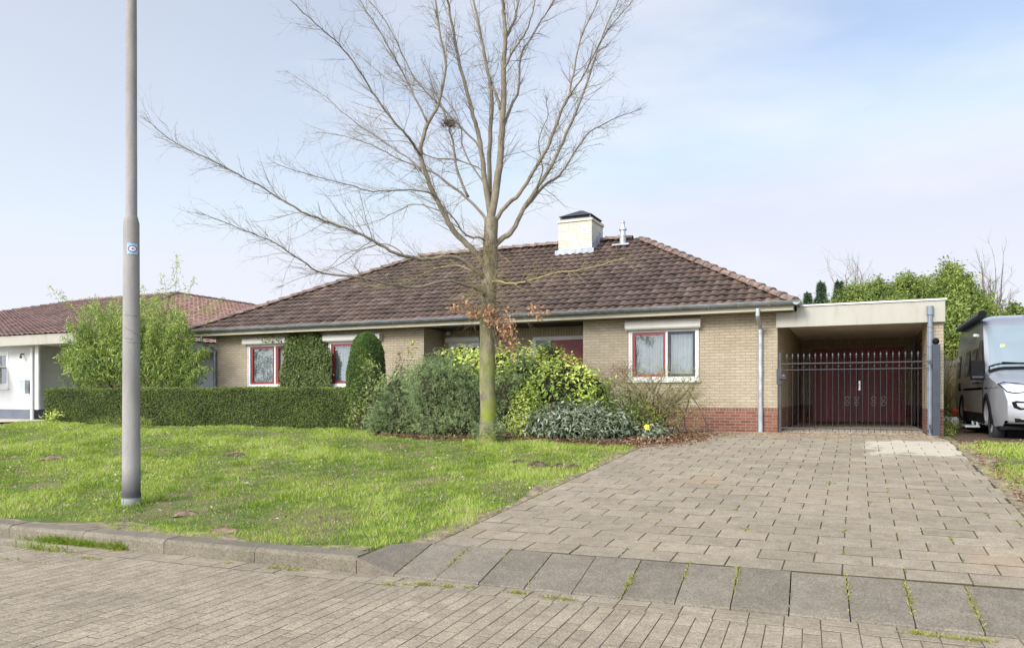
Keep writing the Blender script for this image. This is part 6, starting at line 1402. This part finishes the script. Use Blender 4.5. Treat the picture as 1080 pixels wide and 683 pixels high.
# white ball planter and red lantern beside the carport
p = wp(1002, 441, 19.5); o = thing('white_flower_pot', 'small round white pot on the ground beside the carport pier', 'pot', (p.x, 19.5, 0)); b = MB(); b.lathe([(.08, .0), (.16, .06), (.19, .16), (.16, .27), (.13, .30), (.11, .28)], (p.x, 19.5, 0), n=18); b.build('pot', M['white'], o, smooth=True); foliage([(1002, 433, 19.5, 4, 4, .1, 1)], 90, .08, .03, 'hedge', 'plant', o, 291, .1)
p = wp(1006.5, 434, 20.5); o = thing('red_lantern', 'small red lantern on a stick beside the carport', 'lantern', (p.x, 20.5, 0)); b = MB(); b.lathe([(0, -.1), (.07, -.09), (.09, 0), (.07, .08), (.02, .1)], p, n=12); b.build('shade', M['redflower'], o, smooth=True); b = MB(); b.tube([(p.x, 20.5, 0), p], .012, 6); b.build('stick', M['blackmatt'], o)
foliage([(1001, 448, 19, 5, 7, .5, 1), (999, 455, 17.4, 4, 5, .5, .6)], 700, .08, .02, 'variegated', 'weeds', thing('weed_patch', 'yellowish weeds along the outer foot of the carport pier', 'weeds', (CX1+.2, 18, 0)), 293, .1, up=.3)
# ------------------------------------------------------------------ lawn
r8 = np.random.default_rng(300)
def lawn(n, x0, x1, y0, y1, ok, name, seed, hs=1.0, label=''):
    r_ = np.random.default_rng(seed); x = r_.uniform(x0, x1, n); y = r_.uniform(y0, y1, n)
    f = -x*sa+y*ca; d = np.maximum(np.hypot(x, y), 4); keep = ok(x, y, r_)&(r_.uniform(0, 1, n) < np.clip((8.0/d)**1.25, .16, 1)); x, y, d = x[keep], y[keep], d[keep]; n = len(x)
    patch = np.sin(x*1.1+np.sin(y*1.7)*1.3)+np.sin(y*2.3+x*.6+1)+.7*np.sin(x*5.1+y*3.7)+.6*np.sin(x*9.1-y*8.3)
    h = (.030+.012*patch.clip(-1, 3)+.012*(np.sin(x*13.1+2*np.sin(y*7.3))*np.sin(y*11.7+1.5*np.sin(x*5.9))))*r_.uniform(.6, 1.3, n)*hs*(1+.015*(d-7)); h = np.clip(h, .016, .11); wdt = .0042*(d/8)*r_.uniform(.8, 1.3, n)
    z = gz_np(x, y)+bump_np(x, y)-.012; a = r_.uniform(0, 6.283, n); lean = r_.normal(0, .55, (n, 2)); c1 = np.stack([x-np.cos(a)*wdt, y-np.sin(a)*wdt, z-.004], 1); c2 = np.stack([x+np.cos(a)*wdt, y+np.sin(a)*wdt, z-.004], 1); c3 = np.stack([x+lean[:, 0]*h, y+lean[:, 1]*h, z+h], 1)
    V = np.stack([c1, c2, c3], 1).reshape(-1, 3); fine_ = np.sin(x*13.1+2*np.sin(y*7.3))*np.sin(y*11.7+1.5*np.sin(x*5.9)); tint = np.clip(.42+.13*patch+.14*fine_+r_.normal(0, .17, n), 0, .95); tint[r_.uniform(0, 1, n) < .07] = 1.0
    me = np_mesh(name, V, np.arange(n*3).reshape(n, 3), np.repeat(tint, 3)); o = link(name, me, M['grass']); o['kind'] = 'stuff'; return o
moles = [(wf(195, 541, 8.15), .13, .045, 0), (wf(236, 561, 7.2), .15, .05, 0), (wf(567, 491, 11.0), .17, .07, 1), (wf(590, 493, 10.9), .12, .05, 1), (wf(605, 494, 10.8), .11, .05, 1), (wf(57, 470, 13.5), .22, .06, 0), (wf(250, 466, 13.4), .2, .04, 1), (wf(545, 487, 11.3), .11, .04, 1)]
def okL(x, y, r_):
    k = y > kerb_y(x)+.20+.10*np.abs(np.sin(x*2.3))*r_.uniform(.3, 1.4, len(x))+.25*(np.sin(x*.9+2) > .8)
    edge = DX0-.06-.10*np.abs(np.sin(y*2.9))*r_.uniform(.2, 1.3, len(x))-.0*y
    k &= x < edge
    k &= ~((x > -3.68)&(y < kerb_y(x)+.74))
    k &= ~((x > -9.2+.2*np.sin(y*6))&(y > 13.05+.18*np.sin(x*1.9)+.1*np.sin(x*5)))&~((x <= -9.0)&(x > -22.4)&(y > 14.42))&~((x <= -22.2)&(y > 12.55))
    for m_, rad, h, dk in moles: k &= ~(np.hypot(x-m_.x, y-m_.y) < rad*.72*r_.uniform(.8, 1.25, len(x)))
    bare = np.sin(x*1.9+y*1.3)+np.sin(x*3.7-y*2.9+2)+np.sin(x*.7+y*4.1); k &= ~((bare > 1.75)&(r_.uniform(0, 1, len(x)) < .78))
    k &= np.hypot(x-LX, y-LY) > .09
    return k
lawn(520000, -24, -3.3, 4.3, 14.5, okL, 'lawn_grass', 301)
def okR(x, y, r_):
    return (x > 1.44+.05*np.sin(y*5)+.08*r_.uniform(0, 1, len(x))+np.where(y > 14.0, (y-14.0)*.5, 0))&(y > kerb_y(x)+.25)&(y < 14.95+.1*np.sin(x*5))
lawn(170000, 1.3, 9, 5.2, 16, okR, 'lawn_grass', 302)
def okF(x, y, r_): return ((y > 16.5)&(x > 4.6))|(x < -24.2)&(y < 12.6)|(x > 9)
lawn(90000, -34, 16, 5.6, 24, lambda x, y, r_: ((x < -24)&(y < 12.5)&(y > kerb_y(x)+.25))|((x > 9)&(y > kerb_y(x)+.3)), 'lawn_grass', 303, 1.2)
# longer tussocks round the post and in the lawn
r9 = np.random.default_rng(305); cs = []
for (cx0, cy0, n_, s_) in [(LX, LY, 260, .16), *[(r9.uniform(-15, -4), r9.uniform(6, 12), 90, .12) for _ in range(80)]]:
    a = r9.uniform(0, 6.28, n_); r_ = np.abs(r9.normal(0, s_, n_))+(.10 if (cx0, cy0) == (LX, LY) else 0); cs.append(np.stack([cx0+np.cos(a)*r_, cy0+np.sin(a)*r_, gz_np(cx0, cy0+np.sin(a)*r_)+0*a-.005], 1))
cs = np.concatenate(cs); cs = cs[(cs[:, 0] < -3.5)]; o = leaves('long_grass', cs, r9.normal(0, 1, cs.shape), .10, .008, M['grass'], rng=r9, dirs=r9.normal(0, .5, cs.shape)+np.array([0, 0, 1]), tint=r9.uniform(.0, .6, len(cs))); o['kind'] = 'stuff'
# grass growing on the road edge, and weeds along the kerb joints
cs = []
for (px, py, n_, sx, sy) in ((62, 570, 160, .14, .035), (82, 571, 520, .16, .035), (104, 574, 200, .10, .03), (125, 577, 150, .05, .02), (45, 577, 130, .16, .02), (20, 588, 60, .2, .015), (88, 585, 70, .1, .015), (287, 596, 60, .03, .015), (306, 597, 120, .07, .02), (240, 591, 30, .03, .01), (428, 613, 40, .05, .01), (447, 613, 90, .04, .012), (470, 615, 50, .03, .01), (494, 616, 30, .03, .01), (546, 622, 100, .035, .012), (583, 627, 60, .05, .01), (600, 629, 50, .04, .01), (968, 664, 90, .04, .012), (990, 667, 60, .05, .01), (1020, 670, 110, .05, .012), (1045, 672, 40, .03, .01), (410, 613, 50, .03, .01)):
    f = (CAMZ-ROADZ-.03)*FP/(py-HZ); c_ = wf(px, py, f); s = r9.normal(0, 1, (n_, 2))*np.array([sx, sy]); X = c_.x+s[:, 0]*ck-s[:, 1]*sk; Y = c_.y+s[:, 0]*sk+s[:, 1]*ck; off = Y-kerb_y(X); Z = np.where(off > 0, ROADZ+.022+(RH-.02)*np.clip(off/RD, 0, 1), ROADZ+.004); Z = np.where((off > 0)&(X < TX), -9, Z); k = Z > -5; cs.append(np.stack([X, Y, Z], 1)[k])
for k_ in range(15):
    n_ = int(r9.choice([6, 25, 60, 120])); u_ = TX+.34+BW*k_+r9.normal(0, .007, n_); d_ = np.clip(r9.normal(r9.uniform(.1, .6), .14, n_), .01, RD); cs.append(np.stack([u_*ck-d_*sk, 5.145+u_*sk+d_*ck, ROADZ+.018+(RH-.022)*d_/RD], 1))
vg = []
for (px, py, n_, sx, sy) in ((62, 572, 260, .20, .04), (82, 572, 900, .18, .05), (104, 576, 320, .14, .04), (125, 579, 260, .06, .03), (45, 580, 160, .2, .03)):
    c_ = wf(px, py, (CAMZ-ROADZ)*FP/(py-HZ)); s = r9.normal(0, 1, (n_, 2))*np.array([sx, sy]); vg.append(np.stack([c_.x+s[:, 0]*ck-s[:, 1]*sk, np.minimum(c_.y+s[:, 0]*sk+s[:, 1]*ck, kerb_y(c_.x+s[:, 0])-.005), np.full(n_, ROADZ+.004)], 1))
vg = np.concatenate(vg); o = leaves('kerb_grass', vg, r9.normal(0, 1, vg.shape), .085, .007, M['grass'], rng=r9, dirs=r9.normal(0, .6, vg.shape)+np.array([0, 0, .9]), tint=r9.uniform(.0, .6, len(vg))); o['kind'] = 'stuff'
cs = np.concatenate(cs); o = leaves('kerb_weeds', cs, r9.normal(0, 1, cs.shape), .032, .007, M['moss'], rng=r9, dirs=r9.normal(0, .7, cs.shape)+np.array([0, 0, .8]), tint=r9.uniform(.2, 1, len(cs))); o['kind'] = 'stuff'
big = r9.choice(len(cs), 0)
# moss and weeds in the joints of the drive
cs = []
for c in main:
    cy = (c[1]+c[3])/2; k = r9.uniform(); n_ = 0
    if k < .34: n_ = r9.integers(8, 34)
    if k < .02: n_ = 90
    pr = .75 if c[0] > -2.4 else .35
    if n_ and r9.uniform() < pr:
        t = r9.uniform(.1, .9); base_ = np.array([c[0], c[1]+(c[3]-c[1])*t]); s = r9.normal(0, 1, (n_, 2))*np.array([.008 if n_ < 60 else .05, .055 if n_ < 60 else .012]); P = base_+s; P[:, 1] += np.clip((9-P[:, 1])/3.4, 0, 1)*(yk(P[:, 0])-5.62); cs.append(np.stack([P[:, 0], P[:, 1], gz_np(P[:, 0], P[:, 1])+.006], 1))
for y in np.arange(5.9, 14, .19):     # ragged edges of the drive
    for e in (DX0-.03, DX1+.05):
        n_ = r9.integers(5, 30); cs.append(np.stack([e+r9.normal(0, .05, n_), y+r9.normal(0, .08, n_), np.full(n_, gz(0, y)+.005)], 1))
cs = np.concatenate(cs); o = leaves('drive_weeds', cs, np.tile([0, 0, 1.], (len(cs), 1)), .026, .012, M['moss'], rng=r9, dirs=r9.normal(0, .7, cs.shape)+np.array([0, 0, .6])); o['kind'] = 'stuff'
# soil strips: sandy verge behind the kerb, planting bed, drive edges
def strip(name, pts_l, pts_r, mat, lift=.0):
    vv = []; n_ = len(pts_l)
    for a, c in zip(pts_l, pts_r):
        for t in np.linspace(0, 1, 6): x, y = a[0]+(c[0]-a[0])*t, a[1]+(c[1]-a[1])*t; vv.append((x, y, float(gz_np(x, y)+bump_np(x, y))+lift))
    o = link(name, np_mesh(name, np.array(vv), np.array([(j*6+i, j*6+i+1, (j+1)*6+i+1, (j+1)*6+i) for j in range(n_-1) for i in range(5)]), smooth=True), mat); o['kind'] = 'structure'
xs_ = np.arange(-30, -3.5, .25); strip('verge_soil', [(x, kerb_y(x)+.17) for x in xs_], [(x, kerb_y(x)+.42+.16*math.sin(x*1.7)+.1*math.sin(x*4.4)) for x in xs_], M['sand'], -.004)
ys_ = np.arange(5.55, 14.6, .25); strip('drive_edge_soil', [(DX0-.02, y) for y in ys_], [(DX0-.22-.10*math.sin(y*2.3), y) for y in ys_], M['sand'], -.003)
strip('drive_edge_soil', [(DX1+.02, y) for y in ys_], [(DX1+.26+.08*math.sin(y*2.7), y) for y in ys_], M['sand'], .010)
xs_ = np.arange(-9.3, -2.4, .25); strip('planting_bed', [(x, 12.95+.18*math.sin(x*1.9)) for x in xs_], [(x, 16.66) for x in xs_], M['soil_dark'], -.002)
strip('parking_soil', [(x, 14.8) for x in np.arange(1.6, 6, .25)], [(x, 24) for x in np.arange(1.6, 6, .25)], M['soil_dark'], -.001)
lbl = ['flattened sandy molehill just right of the lamp post foot', 'sandy molehill at the kerb right of the lamp post', 'largest dark molehill on the lawn before the low shrubs', 'dark molehill right of the largest dark one', 'small dark molehill nearest the drive', 'sandy molehill on the lawn left of the lamp post', 'low molehill on the lawn before the hedge', 'small dark molehill left of the largest dark one']
for (m_, rad, h, dk), lb_ in zip(moles, lbl):
    vv = []; rr_ = random.Random(int(m_.x*100)); z_ = float(gz_np(m_.x, m_.y)+bump_np(m_.x, m_.y))-.01; na, nr_ = 22, 7
    for i in range(nr_+1):
        for j in range(na):
            a = 2*math.pi*j/na; t = i/nr_; rr2 = rad*t*(1+.25*math.sin(a*3+m_.x)+.12*math.sin(a*7)); vv.append((m_.x+math.cos(a)*rr2, m_.y+math.sin(a)*rr2, z_+h*(1-t*t)**1.2+rr_.uniform(-.012, .012)*(1-t)))
    o = link('soil_mound', np_mesh('soil_mound', np.array(vv), np.array([(i*na+j, i*na+(j+1) % na, (i+1)*na+(j+1) % na, (i+1)*na+j) for i in range(nr_) for j in range(na)]), smooth=True), M['soil_dark' if dk else 'soil'], base=(m_.x, m_.y, z_)); tag(o, lb_, 'molehill', 'molehills on the front lawn')
# fallen leaves
def litter(n, fx, name='fallen_leaves', size=.05, mat='litter', seed=1):
    r_ = np.random.default_rng(seed); P = fx(r_, n); o = leaves(name, P, np.tile([0, 0, 1.], (len(P), 1)), size, size*.5, M[mat], rng=r_, jitter=.35, fold=.3); o['kind'] = 'stuff'
def f1(r_, n):
    x = r_.uniform(-16, -3.4, n); y = r_.uniform(5.8, 13.5, n); return np.stack([x, y, gz_np(x, y)+bump_np(x, y)+.02], 1)
litter(1500, f1, size=.05, mat='pale_litter', seed=2)
def f2(r_, n):
    x = r_.uniform(-9.1, -3.3, n); y = 13.0+np.abs(r_.normal(0, .5, n)); return np.stack([x, y, gz_np(x, y)+bump_np(x, y)+.02], 1)
litter(3500, f2, size=.065, seed=3)
def f3(r_, n):
    x = -3.15+r_.normal(0, .35, n); y = 13.7+r_.normal(0, .55, n)+(x+3.2)*.5; return np.stack([x, y, gz_np(x, y)+.025+np.abs(r_.normal(0, .035, n))*np.exp(-((x+3.2)**2+(y-13.7)**2)*2)], 1)
litter(2600, f3, size=.07, seed=4)
def f4(r_, n):
    x = DX1+.12+np.abs(r_.normal(0, .16, n)); y = r_.uniform(6, 14.5, n); return np.stack([x, y, gz_np(x, y)+.012], 1)
litter(900, f4, size=.05, seed=5)
def f5(r_, n):
    x = r_.uniform(-2.8, 1.6, n); y = 15.4+r_.normal(0, .5, n); y = np.where(x > .6, y+.6, y); k = (y < 16.3); x, y = x[k], y[k]; return np.stack([x, y, gz_np(x, y)+.016], 1)
litter(420, f5, size=.035, seed=6)
def f6(r_, n):
    x = r_.uniform(-1.4, 1.2, n); y = 16.6+np.abs(r_.normal(0, .6, n)); return np.stack([x, y, 0*x+.014], 1)
litter(260, f6, size=.04, seed=7)
def f7(r_, n):
    x = r_.uniform(1.6, 4.4, n); y = r_.uniform(13.2, 15.2, n); return np.stack([x, y, gz_np(x, y)+.02], 1)
litter(260, f7, size=.045, seed=8)
